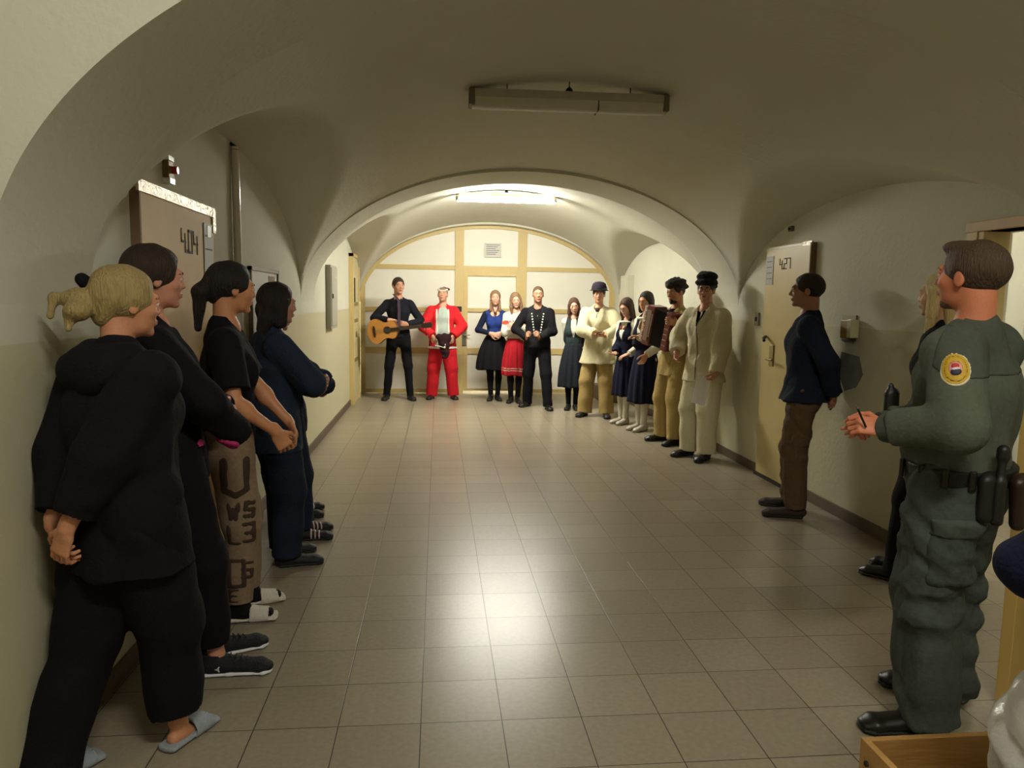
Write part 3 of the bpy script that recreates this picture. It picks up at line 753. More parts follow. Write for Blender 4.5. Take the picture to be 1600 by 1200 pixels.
at(MB().box((1.085, 2.075, 0), (1.15, 2.10, .032), M=ML).build('white_tab', mat('white_gloss', '#eeeee8', .3)), al)
at(MB().tube([(XL+.03, 1.125, 2.14), (XL+.055, 1.125, 2.14)], .018, 14).build('red_lens', mat('red_lens', '#a8281c', .25)), al)
pp = empty('wall_conduit', (XL, 2.26, 1.7), 0, 'pale vertical pipe running down the left wall beside the door numbered 4.04', 'pipe')
at(MB().tube([(XL+.028, 2.26, 1.05), (XL+.028, 2.25, 2.47)], .024, 14).build('tube', mat('glossy_pale_pipe', '#d8d3c4', .2), None, True), pp)
at(MB().tube([(XL+.0, 2.25, 2.49), (XL+.028, 2.25, 2.47), (XL+.028, 2.25, 2.45)], [.010, .012, .026], 10).build('pipe_cap', DARK, None, True), pp)
for z in (1.3,): at(MB().box((2.225, z, 0), (2.29, z+.02, .056), M=ML).build('clamp', STEEL), pp)
nb = empty('notice_board', (XL, 3.1, 1.4), 0, 'framed notice board on the left wall behind the dark-haired women', 'notice board')
at(MB().box((2.62, 1.05, 0), (3.46, 1.75, .015), M=ML).build('board', mat('bluewhite_board', '#b7bab8', .5, var=.06, scale=8)), nb)
mb = MB()
for a in (((2.60, 1.735, 0), (3.48, 1.76, .025)), ((2.60, 1.04, 0), (3.48, 1.06, .025)), ((2.60, 1.04, 0), (2.625, 1.76, .025)), ((3.455, 1.04, 0), (3.48, 1.76, .025))): mb.box(*a, M=ML)
at(mb.build('frame', mat('dark_bronze_frame', '#75674f', .5)), nb)
at(MB().box((3.15, 1.64, .015), (3.36, 1.71, .018), M=ML).build('drawing', mat('sketch_brown', '#8a7d68', .8, var=.5, scale=60)), nb)
eb = empty('electrical_cabinet', (XL, 6.4, 1.55), 0, 'tall flat grey metal cabinet on the left wall beyond the second arch', 'cabinet')
at(MB().box((6.10, 1.20, 0), (6.62, 1.93, .06), M=ML).build('cabinet_body', mat('grey_metal', '#a3a193', .45, var=.05, scale=5), bev=.004), eb)
at(MB().box((6.13, 1.23, .06), (6.59, 1.90, .068), M=ML).build('cabinet_door', mat('grey_metal', '#a3a193', .45), bev=.003), eb)
at(MB().box((6.16, 1.55, .068), (6.18, 1.60, .08), M=ML).build('latch', DARK), eb)
d3 = empty('door_3', (XL, 8.75, 0)); setp(d3, 'old cream painted cell door at the far end of the left wall', kind='structure')
OLD = mat('old_cream_paint', '#cdbf92', .45, var=.22, scale=7, bump=.1)
at(MB().box((8.38, 0, 0), (9.13, 2.15, .05), M=ML).build('door_leaf', OLD, bev=.004), d3)
mb = MB()
for a in (((8.33, 0, 0), (8.38, 2.2, .07)), ((9.13, 0, 0), (9.18, 2.2, .07)), ((8.33, 2.15, 0), (9.18, 2.2, .07))): mb.box(*a, M=ML)
at(mb.build('door_frame', WOOD, bev=.003), d3)
for z in (1.45, 1.2, .62): at(MB().box((8.45, z, .05), (8.95, z+.05, .065), M=ML).build('hasp', mat('worn_brass', '#94804d', .5, metal=.4), bev=.003), d3)
at(MB().tube([(XL+.05, 8.75, 1.02), (XL+.066, 8.75, 1.02)], .045, 16).build('peephole', mat('worn_brass', '#94804d', .5, metal=.4)), d3)
at(MB().box((8.46, 1.5, .05), (8.50, 1.85, .075), M=ML).build('bolt', DARK, bev=.003), d3)
# corner gas pipe at the far left
gp = empty('corner_pipe', (XL+.05, 9.42, 0), 0, 'thin yellow-white pipe rising in the far left corner', 'pipe')
at(MB().tube([(XL+.03, 9.42, .0), (XL+.03, 9.42, 1.62)], .012, 8).build('tube', mat('yellowed_pipe', '#d9cf9f', .4), None, True), gp)
for z in (.5, 1.05, 1.5): at(MB().tube([(XL+.03, 9.42, z), (XL+.03, 9.42, z+.03)], .019, 8).build('joint', mat('worn_brass', '#94804d'), None, True), gp)

# door 4.27 (right wall): u = -y
d4 = empty('door_4', (XR, 3.46, 0)); setp(d4, 'beige cell door numbered 4.27 in the right wall', kind='structure')
at(MB().box((-3.87, .03, 0), (-3.07, 2.05, .04), M=MR).build('door_leaf', mat('ochre_cream_door', '#c6b27c', .42, var=.10, scale=5, bump=.04), bev=.003), d4)
at(MB().box((-3.20, 2.03, .036), (-3.05, 2.06, .046), M=MR).build('corner_strip', FOIL), d4)
at(MB().box((-3.88, 2.035, .036), (-3.05, 2.055, .044), M=MR).build('top_strip', mat('pale_strip', '#cfc6a4', .4)), d4)
at(MB().box((-3.07, 1.75, .0), (-3.055, 2.05, .05), M=MR).build('edge', mat('rusty_brown', '#7a6048', .7)), d4)
at(MB().box((-3.89, .0, .0), (-3.05, .03, .05), M=MR).build('threshold', DARK), d4)
at(digits('4.27', MR @ Matrix.Translation((-3.60, 1.86, .041)), .085, .009).build('door_number', mat('black_marker', '#3a3128', .7)), d4)
at(MB().tube([(XR-.04, 3.66, 1.08), (XR-.09, 3.66, 1.08), (XR-.092, 3.54, 1.08)], .011, 8).build('door_handle', mat('worn_brass', '#94804d'), None, True), d4)
at(MB().box((-3.70, 1.02, .04), (-3.62, 1.2, .05), M=MR).build('lock_plate', mat('worn_brass', '#94804d'), bev=.003), d4)
at(MB().tube([(XR-.05, 3.78, 1.27), (XR-.09, 3.74, 1.26), (XR-.10, 3.70, 1.24)], .014, 8).build('bolt', DARK, None, True), d4)
sg = empty('door_sign', (XR-.045, 3.79, 1.85), 0, 'small paper sheet taped on the door numbered 4.27', 'notice')
at(MB().box((-3.86, 1.73, .041), (-3.72, 1.98, .044), M=MR).build('sheet', mat('bluegrey_paper', '#a9aaa6', .6)), sg)
for z in (1.78, 1.83, 1.88, 1.93): at(MB().box((-3.84, z, .0442), (-3.74, z+.007, .0452), M=MR).build('printed_line', INK), sg)
sn = empty('wall_sensor', (XR, 3.48, 2.19), 0, 'tiny dark sensor above the door numbered 4.27', 'sensor')
at(MB().box((-3.51, 2.17, 0), (-3.45, 2.215, .03), M=MR).build('sensor_body', mat('sensor_grey', '#6d6656', .5), bev=.005), sn)
at(MB().tube([(XR-.03, 3.47, 2.19), (XR-.045, 3.47, 2.19)], .011, 10).build('lens', DARK), sn)
sw_ = empty('wall_switch', (XR, 4.05, 1.4), 0, 'small grey switch plate left of the door numbered 4.27', 'switch')
at(MB().box((-4.11, 1.36, 0), (-4.03, 1.48, .02), M=MR).build('plate', mat('switch_grey', '#8d8672', .5), bev=.004), sw_)
at(MB().box((-4.085, 1.40, .02), (-4.055, 1.44, .028), M=MR).build('rocker', DARK), sw_)
ks = empty('intercom_box', (XR, 2.49, 1.38), 0, 'square metal wall box with ochre cover behind the navy-jumper man', 'wall box')
at(MB().box((-2.60, 1.30, 0), (-2.42, 1.49, .012), M=MR).build('plate', mat('worn_steel_plate', '#8b836c', .4, metal=.5, var=.3, scale=25)), ks)
at(MB().box((-2.52, 1.325, .012), (-2.42, 1.455, .07), M=MR).build('cover', mat('ochre_plastic', '#a8894a', .45), bev=.006), ks)
at(MB().box((-2.425, 1.33, .012), (-2.37, 1.46, .075), M=MR).build('side_flap', mat('cream_plastic', '#cfc7a0', .45), bev=.006), ks)
cv = empty('wall_patch', (XR, 2.4, 1.08), 0, 'torn grey sticker remnant on the wall under the square metal box', 'sticker')
at(MB().prism([(-2.60, 1.22), (-2.36, 1.20), (-2.30, 1.08), (-2.38, .98), (-2.52, .94), (-2.62, 1.05)], MR, .004).build('patch', mat('grey_smudge', '#7b766a', .7, var=.5, scale=12)), cv)  # thin blotchy grey sheet standing for the stained plaster below the box
cb = empty('electrical_cabinet', (XR, 8.6, 1.7), 0, 'narrow pale cabinet high on the right wall by the far partition', 'cabinet')
at(MB().box((-8.98, 1.45, 0), (-8.55, 1.97, .10), M=MR).build('cabinet_body', mat('pale_metal', '#c6c2ae', .45), bev=.004), cb)
at(MB().box((-8.95, 1.48, .10), (-8.58, 1.94, .108), M=MR).build('cabinet_door', mat('pale_metal', '#c6c2ae', .45), bev=.003), cb)
ns = empty('wooden_block', (XR, 8.9, .1), 0, 'low brown wooden block standing at the foot of the right wall by the far partition', 'block')
at(MB().box((-9.45, 0, 0.016), (-8.6, .22, .42), M=MR).build('block', mat('brown_wood_dark', '#5c4428', .6)), ns)

# ---- doorway with an open yellow leaf, and the pale room behind it
FR = mat('brown_painted_frame', '#c0a06c', .5, var=.12, scale=10)
fr = empty('door_5', (XR, .85, 0)); setp(fr, 'open ochre door leaf and timber frame in the right wall behind the uniformed man', kind='structure')
mb = MB()
mb.box((XR-.015, DO1-.045, 0), (XR+.14, DO1+.0, DOZ)); mb.box((XR-.02, DO1, 0), (XR+.0, DO1+.085, DOZ+.05)); mb.box((XR-.02, DO0-.085, 0), (XR, DO0, DOZ+.05)); mb.box((XR-.015, DO0, 0), (XR+.14, DO0+.045, DOZ))
at(mb.build('jambs', WOOD, bev=.003), fr)
at(MB().box((XR-.024, DO0-.085, DOZ-.0), (XR+.14, DO1+.09, DOZ+.055)).build('lintel', FR, bev=.003), fr)
lf = MB(); Lf = .86; ang = math.atan2(-.46, -.72)
M = Matrix.Translation((XR-.03, DO0+.0, 0)) @ Matrix.Rotation(ang, 4, 'Z')
lf.box((0, -.022, .012), (Lf, .022, 1.99), M=M); at(lf.build('door_leaf', mat('ochre_door', '#c3a25c', .42, var=.10, scale=5), bev=.003), fr)
at(MB().box((Lf-.13, -.03, .95), (Lf-.07, .03, 1.15), M=M).build('lock_plate', STEEL, bev=.003), fr)
rm = XR+.16
cell = empty('side_room', (rm, .9, 0)); setp(cell, 'pale room seen through the open doorway', kind='structure')
CW = mat('pale_room_wall', '#d6d6cc', .8, var=.05, scale=3)
mb = MB(); mb.box((rm+1.6, -.6, 0), (rm+1.7, 3.0, 2.6)); mb.box((rm, 3.0, 0), (rm+1.7, 3.1, 2.6)); mb.box((rm, -.7, 0), (rm+1.7, -.6, 2.6)); mb.box((rm, -.7, 2.6), (rm+1.7, 3.1, 2.7))
mb.box((rm-.01, DO1, 0), (rm+.03, 3.1, 2.6)); mb.box((rm-.01, -.7, 0), (rm+.03, DO0, 2.6)); mb.box((rm-.01, DO0, DOZ), (rm+.03, DO1, 2.6))
at(mb.build('room_shell', CW), cell)
rl = empty('room_lamp', (rm+.9, 1.6, 2.5), 0, 'round ceiling lamp in the side room', 'ceiling lamp')
MB().lathe([(.12, .08), (.15, .05), (.13, .01), (.06, -.02)], n=24).build('lamp_shade', mat('room_lamp_glow', '#fff6e0', .5, emit=14), rl, True)

# ---- lit passage beyond the partition: only the slit under the door shows it
bp_ = empty('passage_beyond', (.9, 11, 0)); setp(bp_, 'bright passage behind the far partition', kind='structure')
mb = MB(); mb.box((XL-.1, 11.6, 0), (XR+.1, 11.7, 3)); mb.box((XL-.2, 10.05, 0), (XL-.1, 11.7, 3)); mb.box((XR+.1, 10.05, 0), (XR+.2, 11.7, 3)); mb.box((XL-.2, 10.05, 3), (XR+.2, 11.7, 3.1))
at(mb.build('passage_shell', CW), bp_)
pl_ = empty('passage_lamp', (.9, 10.8, 2.7), 0, 'tube lamp in the passage behind the partition', 'ceiling lamp')
MB().box((-.6, -.05, -.03), (.6, .05, .03), .01).build('tube', mat('passage_tube', '#fffbe8', .4, emit=25), pl_)

# ------------------------------------------------------------------ the people
def wl(loc, face, H):
    s = H/1.75; a = math.radians(face); c, sn = math.cos(a), math.sin(a)
    def f(x, y, z):
        dx, dy = x-loc[0], y-loc[1]; return ((c*dx-sn*dy)/s, (sn*dx+c*dy)/s, z/s)
    def d(x, y, z): return (c*x-sn*y, sn*x+c*y, z)
    return f, d
BLACK = cloth('black_cloth', '#100f14', .35); BLK2 = cloth('black_trouser_cloth', '#0e0d12', .35); NAVY = cloth('navy_cloth', '#1d2436', .3)
LEATH = mat('black_leather', '#16120f', .4, bump=.1, scale=50); SOLE = mat('black_rubber', '#141312', .6)
CREAMC = cloth('cream_linen', '#cdc4a2', .12); TANC = cloth('tan_linen', '#a8905c', .2); WHITEC = cloth('white_cotton', '#cfcabb', .08); SOCK = cloth('white_knit', '#c9c2b2', .1)
FUR = mat('white_fur_trim', '#ddd6cc', .95, bump=1, scale=150, var=.1)
DKGREY = mat('grey_black_print', '#20232b', .9, bump=.5, scale=80, var=.9, spec=.2)

# --- guitarist
LOC, FA, HH = (-.55, 9.05), 180, 1.87; f, d = wl(LOC, FA, HH)
p = person('man in black shirt and trousers holding an acoustic guitar, leftmost by the partition', LOC, FA, HH, 1.0,
           feet=((-.17, .06, 18), (.17, .06, 8)), arms=dict(R=dict(w=f(-.69, 8.84, 1.235), pole=(1, -.6, .1), d=d(1, 0, -.28), n=(0, -1, -.2), curl=.35, ts=-1), L=dict(w=f(-.40, 8.83, 1.17), pole=(-1, -.3, -.6), d=d(-1, 0, .18), n=(0, -1, 0), curl=.3, ts=1)), head=(22, 2))
top(p, cloth('black_shirt', '#191a22'), .012, .90, ru=(.056, .052), rf=(.050, .040))
sdf('collar', [cone(p['T'](-.05, .02, 1.45), p['T'](-.012, .095, 1.41), (.03, .008), (.02, .006), X=(0, 0, 1)), cone(p['T'](.05, .02, 1.45), p['T'](.012, .095, 1.41), (.03, .008), (.02, .006), X=(0, 0, 1))], cloth('black_shirt', '#191a22'), p['root'], h=.006, K=.01, s=p['s'])
trousers(p, BLK2, .004, thigh=(.082, .062), shin=(.058, .050)); shoes(p, LEATH); hair(p, '#33241b', 'short'); brows_lips(p, '#33241b')
# --- man in the red suit
LOC, FA, HH = (.13, 9.13), 180, 1.74; f, d = wl(LOC, FA, HH)
p = person('man in red fur-trimmed suit and drooping hat, standing second from left at the partition', LOC, FA, HH, 1.14, belly=.03,
           feet=((-.17, .04, 14), (.17, .04, 14)), arms=dict(R=dict(w=f(-.03, 8.90, 1.0), pole=(1, -.4, .2), d=(-.5, .25, -1), n=(-.6, -.7, 0), curl=.7, ts=-1), L=dict(w=f(.29, 8.90, 1.0), pole=(-1, -.4, .2), d=(.5, .25, -1), n=(.6, -.7, 0), curl=.7, ts=1)), head=(-8, 12), skin='#cc967c')
RED = cloth('red_plush', '#c8232a', .2); RED2 = cloth('red_plush_trousers', '#b81c26', .2)
top(p, RED, .026, .80, ru=(.068, .066), rf=(.066, .058), flare=.012, neck='round')
front = [cone((0, .2, .84), (0, .2, 1.40), (.088, .2), (.082, .2), X=(1, 0, 0))]
patch(p, 'undershirt', front, cloth('pale_grey_green_shirt', '#a9b5ac', .1), off=.004)
for sx in (-1, 1):
    patch(p, 'fur_edging', [cone((sx*.095, .2, .88), (sx*.09, .2, 1.40), (.016, .2), (.018, .2), X=(1, 0, 0))], FUR, off=.012)
patch(p, 'fur_hem', [cone((-.3, .0, .81), (-.05, .25, .82), (.2, .018), X=(0, 1, 0)), cone((.3, .0, .81), (.05, .25, .82), (.2, .018), X=(0, 1, 0))], FUR, off=.012)
for kx in 'LR':
    q = p['arms'][kx]; a_ = unit(q['wr']-q['el']); e_ = q['wr']-a_*.02
    sdf('fur_cuff', [cone(e_-a_*.035, e_, .068, .066, flat='ab')], FUR, p['root'], h=.006, s=p['s'], fold=.004)
trousers(p, RED2, .014, thigh=(.10, .082), shin=(.080, .078), zend=.05, waist=.9); shoes(p, LEATH)
hair(p, '#8f7462', 'buzz'); brows_lips(p, '#5a4a3e')
E_, hp2 = p['E'], p['hp']
sdf('hat_band', [E_((0, -.022, .055), (.092, .112, .095)), cut(hp2(0, 0, .100), p['R']@V3(0, .55, 1)), cut(hp2(0, 0, .082), p['R']@V3(0, -.55, -1))], FUR, p['root'], h=.005, s=p['s'], fold=.003)
sdf('hat_cone', [E_((0, -.045, .058), (.082, .092, .060)), cone(hp2(-.01, -.05, .105), hp2(-.075, -.02, .085), .034, .028), cone(hp2(-.075, -.02, .085), hp2(-.105, .02, .0), .026, .018), cone(hp2(-.105, .02, .0), hp2(-.115, .03, -.09), .017, .010), cut(hp2(0, 0, .072), p['R']@V3(0, -.45, -1))], cloth('dark_red_hat', '#431518', .25), p['root'], h=.006, s=p['s'], K=.02)
bg = empty('cloth_bag', (.13, 8.80, .80), 0, 'crumpled maroon cloth bag held by the man in red suit', 'bag')
sdf('bag_body', [cone((0, 0, .20), (.02, 0, .06), (.10, .04), (.07, .045)), cone((.02, 0, .08), (.05, 0, -.10), (.07, .045), (.055, .035)), ell((-.06, 0, .19), (.05, .035, .04)), ell((.08, 0, .17), (.05, .035, .05))], cloth('maroon_black_cloth', '#2d171d', .4), bg, h=.008, K=.03, fold=.02, ff=20, seed=5)
sdf('drawstring', [cone((-.11, -.03, .06), (.03, -.05, .03), .008), cone((.03, -.05, .03), (.04, -.055, .08), .008)], FUR, bg, h=.005)
# --- woman in blue bodice
LOC, FA, HH = (.94, 8.95), 182, 1.70; f, d = wl(LOC, FA, HH)
p = person('woman in royal blue bodice and black skirt with hands clasped in front', LOC, FA, HH, .95, 1, feet=((-.055, .03, 12), (.055, .03, 12)),
           arms=dict(R=dict(w=f(.86, 8.77, 1.05), pole=(1, -.5, -.2), d=(-1, .25, -.25), n=(0, -1, 0), curl=.5, ts=-1), L=dict(w=f(1.03, 8.76, 1.06), pole=(-1, -.5, -.2), d=(1, .2, -.3), n=(0, -1, 0), curl=.5, ts=1)), head=(0, 4), skin='#cfa088')
tights(p, BLK2); top(p, cloth('royal_blue', '#263a7c', .2), .008, .98, sleeve=0, neck='scoop')
ps = []
for kx in 'LR': ps += p['armp'](kx, .006, ru=(.050, .042), rf=(.042, .032), upto=.97, flat='b')
sdf('sleeves', ps[:2], cloth('navy_knit', '#161c33'), p['root'], s=p['s']); sdf('sleeves', ps[2:], cloth('navy_knit', '#161c33'), p['root'], s=p['s'])
sdf('belt', [cone(p['T'](0, 0, 1.035), p['T'](0, 0, 1.06), (.136, .104), flat='ab')], cloth('dark_red_band', '#5e1d20'), p['root'], s=p['s'], h=.006)
skirt(p, BLACK, 1.045, .50, .132, .30, seed=1, rip=.07); shoes(p, LEATH, hi=.03, L=.24, w=.036); hair(p, '#8a6a4a', 'tied', extra=[cone(p['hp'](-.06, -.03, -.03), p['hp'](-.075, .03, -.20), .025, .02), cone(p['hp'](.06, -.03, -.03), p['hp'](.075, .03, -.20), .025, .02)]); brows_lips(p, '#6d523a')
sdf('necklace', [cone(p['hp'](-.045, .03, -.13), p['hp'](-.012, .075, -.24), .006), cone(p['hp'](.045, .03, -.13), p['hp'](.012, .075, -.24), .006), ell(p['hp'](0, .08, -.25), .012)], mat('brown_beads', '#4a2f22', .4), p['root'], h=.004, s=p['s'])
# --- woman in red skirt
LOC, FA, HH = (1.24, 8.72), 186, 1.67; f, d = wl(LOC, FA, HH)
p = person('smiling woman in white flower-embroidered blouse and red skirt with arms crossed', LOC, FA, HH, .95, 1, feet=((-.05, .03, 10), (.06, .05, 14)),
           arms=dict(R=dict(w=f(1.27, 8.52, 1.12), pole=(1, -.3, -.5), d=(-1, .1, .15), n=(0, -1, 0), curl=.4, ts=1), L=dict(w=f(1.22, 8.47, 1.16), pole=(-1, -.3, -.6), d=(1, .1, .1), n=(0, -1, 0), curl=.4, ts=-1)), head=(6, -6, 6), skin='#d0a088')
tights(p, BLK2); top(p, WHITEC, .012, .98, ru=(.062, .060), rf=(.056, .044), neck='round')
RF = mat('red_embroidery', '#b8432c', .9, bump=.5, scale=70, var=.5)
for c in ((-.055, .2, 1.25), (.055, .2, 1.25), (0, .2, 1.27), (-.03, .2, 1.31), (.04, .2, 1.31), (-.08, .2, 1.29), (.085, .2, 1.30)): patch(p, 'flower_embroidery', [cone((c[0], .02, c[2]), (c[0], .3, c[2]), .017)], RF, off=.004, h=.005)
for kx in 'LR':
    q = p['arms'][kx]; m_ = q['sh']*.6+q['el']*.4; patch(p, 'flower_embroidery', [ell(m_+V3(0, .05, 0), (.06, .05, .04))], RF, off=.004)
RS = cloth('red_skirt_cloth', '#b3202c', .25); skirt(p, RS, 1.03, .44, .130, .205, seed=2, rip=.10)
for z in (.52, .555): skirt(p, FUR, z+.006, z-.006, .205 if z < .53 else .202, .208 if z < .53 else .205, name='white_stripe', rip=.10, seed=2)
shoes(p, LEATH, hi=.03, L=.24, w=.036); hair(p, '#8b6a4e', 'long'); brows_lips(p, '#6d523a')
# --- man in black waistcoat
LOC, FA, HH = (1.50, 8.15), 188, 1.76; f, d = wl(LOC, FA, HH)
p = person('man in black waistcoat with two rows of silver buttons, fists raised at the waist', LOC, FA, HH, 1.12, feet=((-.17, .20, 12), (.13, -.10, 30)),
           arms=dict(R=dict(w=f(1.32, 7.98, 1.03), pole=(1, -.5, 0), d=(-.1, .8, .5), n=(-1, 0, .2), curl=1.45, ts=1, th=1.2), L=dict(w=f(1.50, 7.95, 1.04), pole=(-1, -.5, 0), d=(.3, .8, .5), n=(1, 0, .2), curl=1.45, ts=-1, th=1.2)), head=(4, 2), skin='#b98468', lean=(.0, .0))
top(p, BLACK, .012, .88, ru=(.060, .054), rf=(.052, .042), neck='v')
p['keep'] = p['topps']
patch(p, 'waistcoat', [cone((0, 0, .98), (0, 0, 1.44), (.2, .3), (.135, .3), X=(1, 0, 0)), sub(cone((0, .12, 1.0), (0, .12, 1.44), (.028, .1), (.06, .1), X=(1, 0, 0)))], cloth('black_felt', '#1b1a1c'), off=.008)
SIL = mat('silver_button', '#d4d2cc', .4, metal=.2)
for sx in (-1, 1):
    for k in range(8):
        z = 1.10+.038*k; x = sx*(.045+.045*k/8)
        mb = MB(); ybase = (.108+.020)*p['g']*(1-.25*max(0, (z-1.3)/.12))
        c = Vector(p['T'](x, ybase-.012*abs(x)/.09, z)*p['s']); mb.tube([c, c+Vector((0, .014, 0))], .012, 8); mb.build('button', SIL, p['root'])
trousers(p, BLK2, .006, thigh=(.092, .072), shin=(.070, .062)); shoes(p, LEATH, hi=.02)
hair(p, '#59422f', 'buzz'); brows_lips(p, '#33261e')
sdf('stubble', [p['E']((0, .030, -.082), (.0465, .0495, .036)), p['E']((0, .0665, -.100), (.0195, .0165, .0155), .02), cut(p['hp'](0, 0, -.074), p['R']@V3(0, 0, 1))], mat('stubble', '#7e5f4e', .8, bump=.4, scale=200), p['root'], h=.005, s=p['s'])
# --- girl in dark patterned skirt
LOC, FA, HH = (2.0, 7.95), 192, 1.60; f, d = wl(LOC, FA, HH)
BACKL = dict(w=(-.05, -.17, .90), pole=(-1, -.6, .1), d=(1, -.1, -.45), n=(0, 1, 0), curl=.5, ts=-1); BACKR = dict(w=(.05, -.18, .88), pole=(1, -.6, .1), d=(-1, -.1, -.45), n=(0, 1, 0), curl=.5, ts=1)
p = person('girl in dark patterned skirt with long brown hair and hands behind her back', LOC, FA, HH, .88, 1, feet=((-.055, .03, 10), (.055, .03, 10)), arms=dict(L=BACKL, R=BACKR), head=(4, -10, 4), skin='#cf9d84')
tights(p, BLK2); top(p, WHITEC, .010, 1.0, ru=(.056, .054), rf=(.046, .038), neck='round')
patch(p, 'bodice', [cone((0, 0, .98), (0, 0, 1.42), (.2, .3), (.115, .3), X=(1, 0, 0)), sub(cone((0, .15, 1.16), (0, .15, 1.44), (.012, .1), (.075, .1), X=(1, 0, 0)))], cloth('dark_green_grey_cloth', '#2f3a3c'), off=.006)
skirt(p, DKGREY, 1.05, .36, .122, .225, seed=3, rip=.08); shoes(p, LEATH, L=.23, w=.036); hair(p, '#4d3325', 'long'); brows_lips(p, '#3f2c20')
# --- man in white linen with dark hat
def folk_hat(p, m, brim=.125):
    R = p['R']; c = p['HC']; s = p['s']; M = Matrix.Translation(c*s) @ Matrix([list(r)+[0] for r in R]+[[0, 0, 0, 1]])
    MB().lathe([(brim*s, .050*s), (brim*s*1.02, .056*s), (.105*s, .062*s), (.100*s, .10*s), (.088*s, .140*s), (.055*s, .165*s), (.01*s, .172*s)], (0, -.01*s, 0), 40, 1, 1.12, M=M).build('hat', m, p['root'], True)
    MB().lathe([(.1045*s, .066*s), (.1045*s, .085*s), (.101*s, .088*s)], (0, -.01*s, 0), 40, 1, 1.12, M=M).build('hat_band', mat('hat_ribbon', '#16131c', .5), p['root'], True)
LOC, FA, HH = (2.22, 7.32), 203, 1.77; f, d = wl(LOC, FA, HH)
p = person('man in loose white linen shirt, tan trousers and small dark brimmed hat, hands together', LOC, FA, HH, 1.05, feet=((-.15, .05, 15), (.15, .05, 15)),
           arms=dict(R=dict(w=f(2.12, 7.02, 1.13), pole=(1, -.3, -.3), d=(-1, .4, -.1), n=(-.2, 0, 1), curl=.7, ts=1), L=dict(w=f(2.25, 7.02, 1.12), pole=(-1, -.3, -.3), d=(1, .4, -.1), n=(.2, 0, 1), curl=.7, ts=-1)), head=(8, 0), skin='#bd8a6c')
top(p, CREAMC, .026, .72, ru=(.076, .080), rf=(.078, .058), flare=.06, neck='v', fold=.010)
trousers(p, TANC, .010, thigh=(.092, .088), shin=(.088, .092), waist=.85, zend=.055, fold=.01); shoes(p, LEATH); hair(p, '#2d211b', 'short'); brows_lips(p, '#2d211b')
sdf('neck_scarf', [cone(p['T'](-.05, .0, 1.455), p['T'](0, .07, 1.43), .026), cone(p['T'](.05, .0, 1.455), p['T'](0, .07, 1.43), .026), cone(p['T'](-.05, .0, 1.455), p['T'](0, -.06, 1.47), .026), cone(p['T'](.05, .0, 1.455), p['T'](0, -.06, 1.47), .026)], cloth('brown_scarf', '#3c2a20'), p['root'], h=.007, s=p['s'], fold=.006)
sdf('tie_strings', [cone(p['T'](-.01, .10, 1.40), p['T'](-.02, .145, 1.20), .004), cone(p['T'](.01, .10, 1.40), p['T'](.02, .145, 1.22), .004)], WHITEC, p['root'], h=.0035, s=p['s'])
folk_hat(p, cloth('dark_felt_hat', '#2b2431'), .122)
ph = empty('small_booklet', (2.13, 6.93, 1.16), .3, 'small dark red booklet held by the man in dark brimmed hat', 'booklet')
box('cover', (-.045, -.03, 0), (.045, .03, .010), mat('dark_red_cover', '#6a2b26', .5), ph, .002)
# --- two women in navy dresses
def dress(p, hem, rh, seed):
    top(p, WHITEC, .014, .99, ru=(.064, .062), rf=(.060, .042), neck='round', fold=.008)
    patch(p, 'dress_bodice', [cone((0, 0, .96), (0, 0, 1.42), (.2, .3), (.105, .3), X=(1, 0, 0)), sub(cone((0, .15, 1.20), (0, .15, 1.46), (.02, .12), (.10, .12), X=(1, 0, 0)))], cloth('navy_dress', '#12142a'), off=.008)
    skirt(p, cloth('navy_dress', '#12142a'), 1.03, hem, .130, rh, seed=seed, rip=.07)
    sdf('collar', [ell(p['T'](0, .035, 1.425), (.105, .105, .022)), sub(ell(p['T'](0, .03, 1.47), (.055, .06, .06)))], WHITEC, p['root'], h=.006, s=p['s'])
LOC, FA, HH = (2.47, 6.70), 240, 1.61; f, d = wl(LOC, FA, HH)
p = person('woman in navy dress and white blouse with rust scarf, looking down, behind the bob-haired woman', LOC, FA, HH, .92, 1, feet=((-.055, .05, 8), (.055, .02, 8)),
           arms=dict(L=dict(w=f(2.42, 6.42, .92), pole=(-.4, -1, 0), d=d(-.8, .1, -.3), n=(.3, 0, -1), curl=.4, ts=-1), R=dict(w=f(2.30, 6.62, .92), pole=(.8, -.8, 0), d=d(-.5, -.7, -.2), n=(-.3, 0, 1), curl=.4, ts=1)), head=(10, -22), skin='#c99a80')
sdf('socks', p['legp'](.004), SOCK, p['root'], h=.008, s=p['s']); dress(p, .40, .215, 4); shoes(p, mat('grey_white_boots', '#b3ab9a', .5), L=.24, hi=.06, w=.037, sole=mat('beige_sole', '#8f8775', .6)); hair(p, '#4a2f22', 'long'); brows_lips(p, '#3f2c20')
sdf('scarf', [cone(p['T'](-.07, .0, 1.44), p['T'](-.03, .11, 1.33), (.022, .012)), cone(p['T'](.07, .0, 1.44), p['T'](.03, .11, 1.33), (.022, .012))], cloth('rust_scarf', '#7c3a26'), p['root'], h=.006, s=p['s'])
LOC, FA, HH = (2.57, 6.20), 242, 1.68; f, d = wl(LOC, FA, HH)
p = person('woman in navy dress with dark bob hair and wide white collar, beside the accordion player', LOC, FA, HH, .95, 1, feet=((-.055, .05, 8), (.055, .02, 8)),
           arms=dict(L=dict(w=f(2.50, 5.93, .95), pole=(-.5, -1, 0), d=d(-.4, .0, -.9), n=(.8, 0, -.3), curl=.45, ts=-1), R=dict(w=f(2.44, 6.0, 1.15), pole=(1, -.8, -.4), d=d(-.7, .2, .1), n=(-.2, 0, -1), curl=.5, ts=-1)), head=(12, -8), skin='#c08c6c')
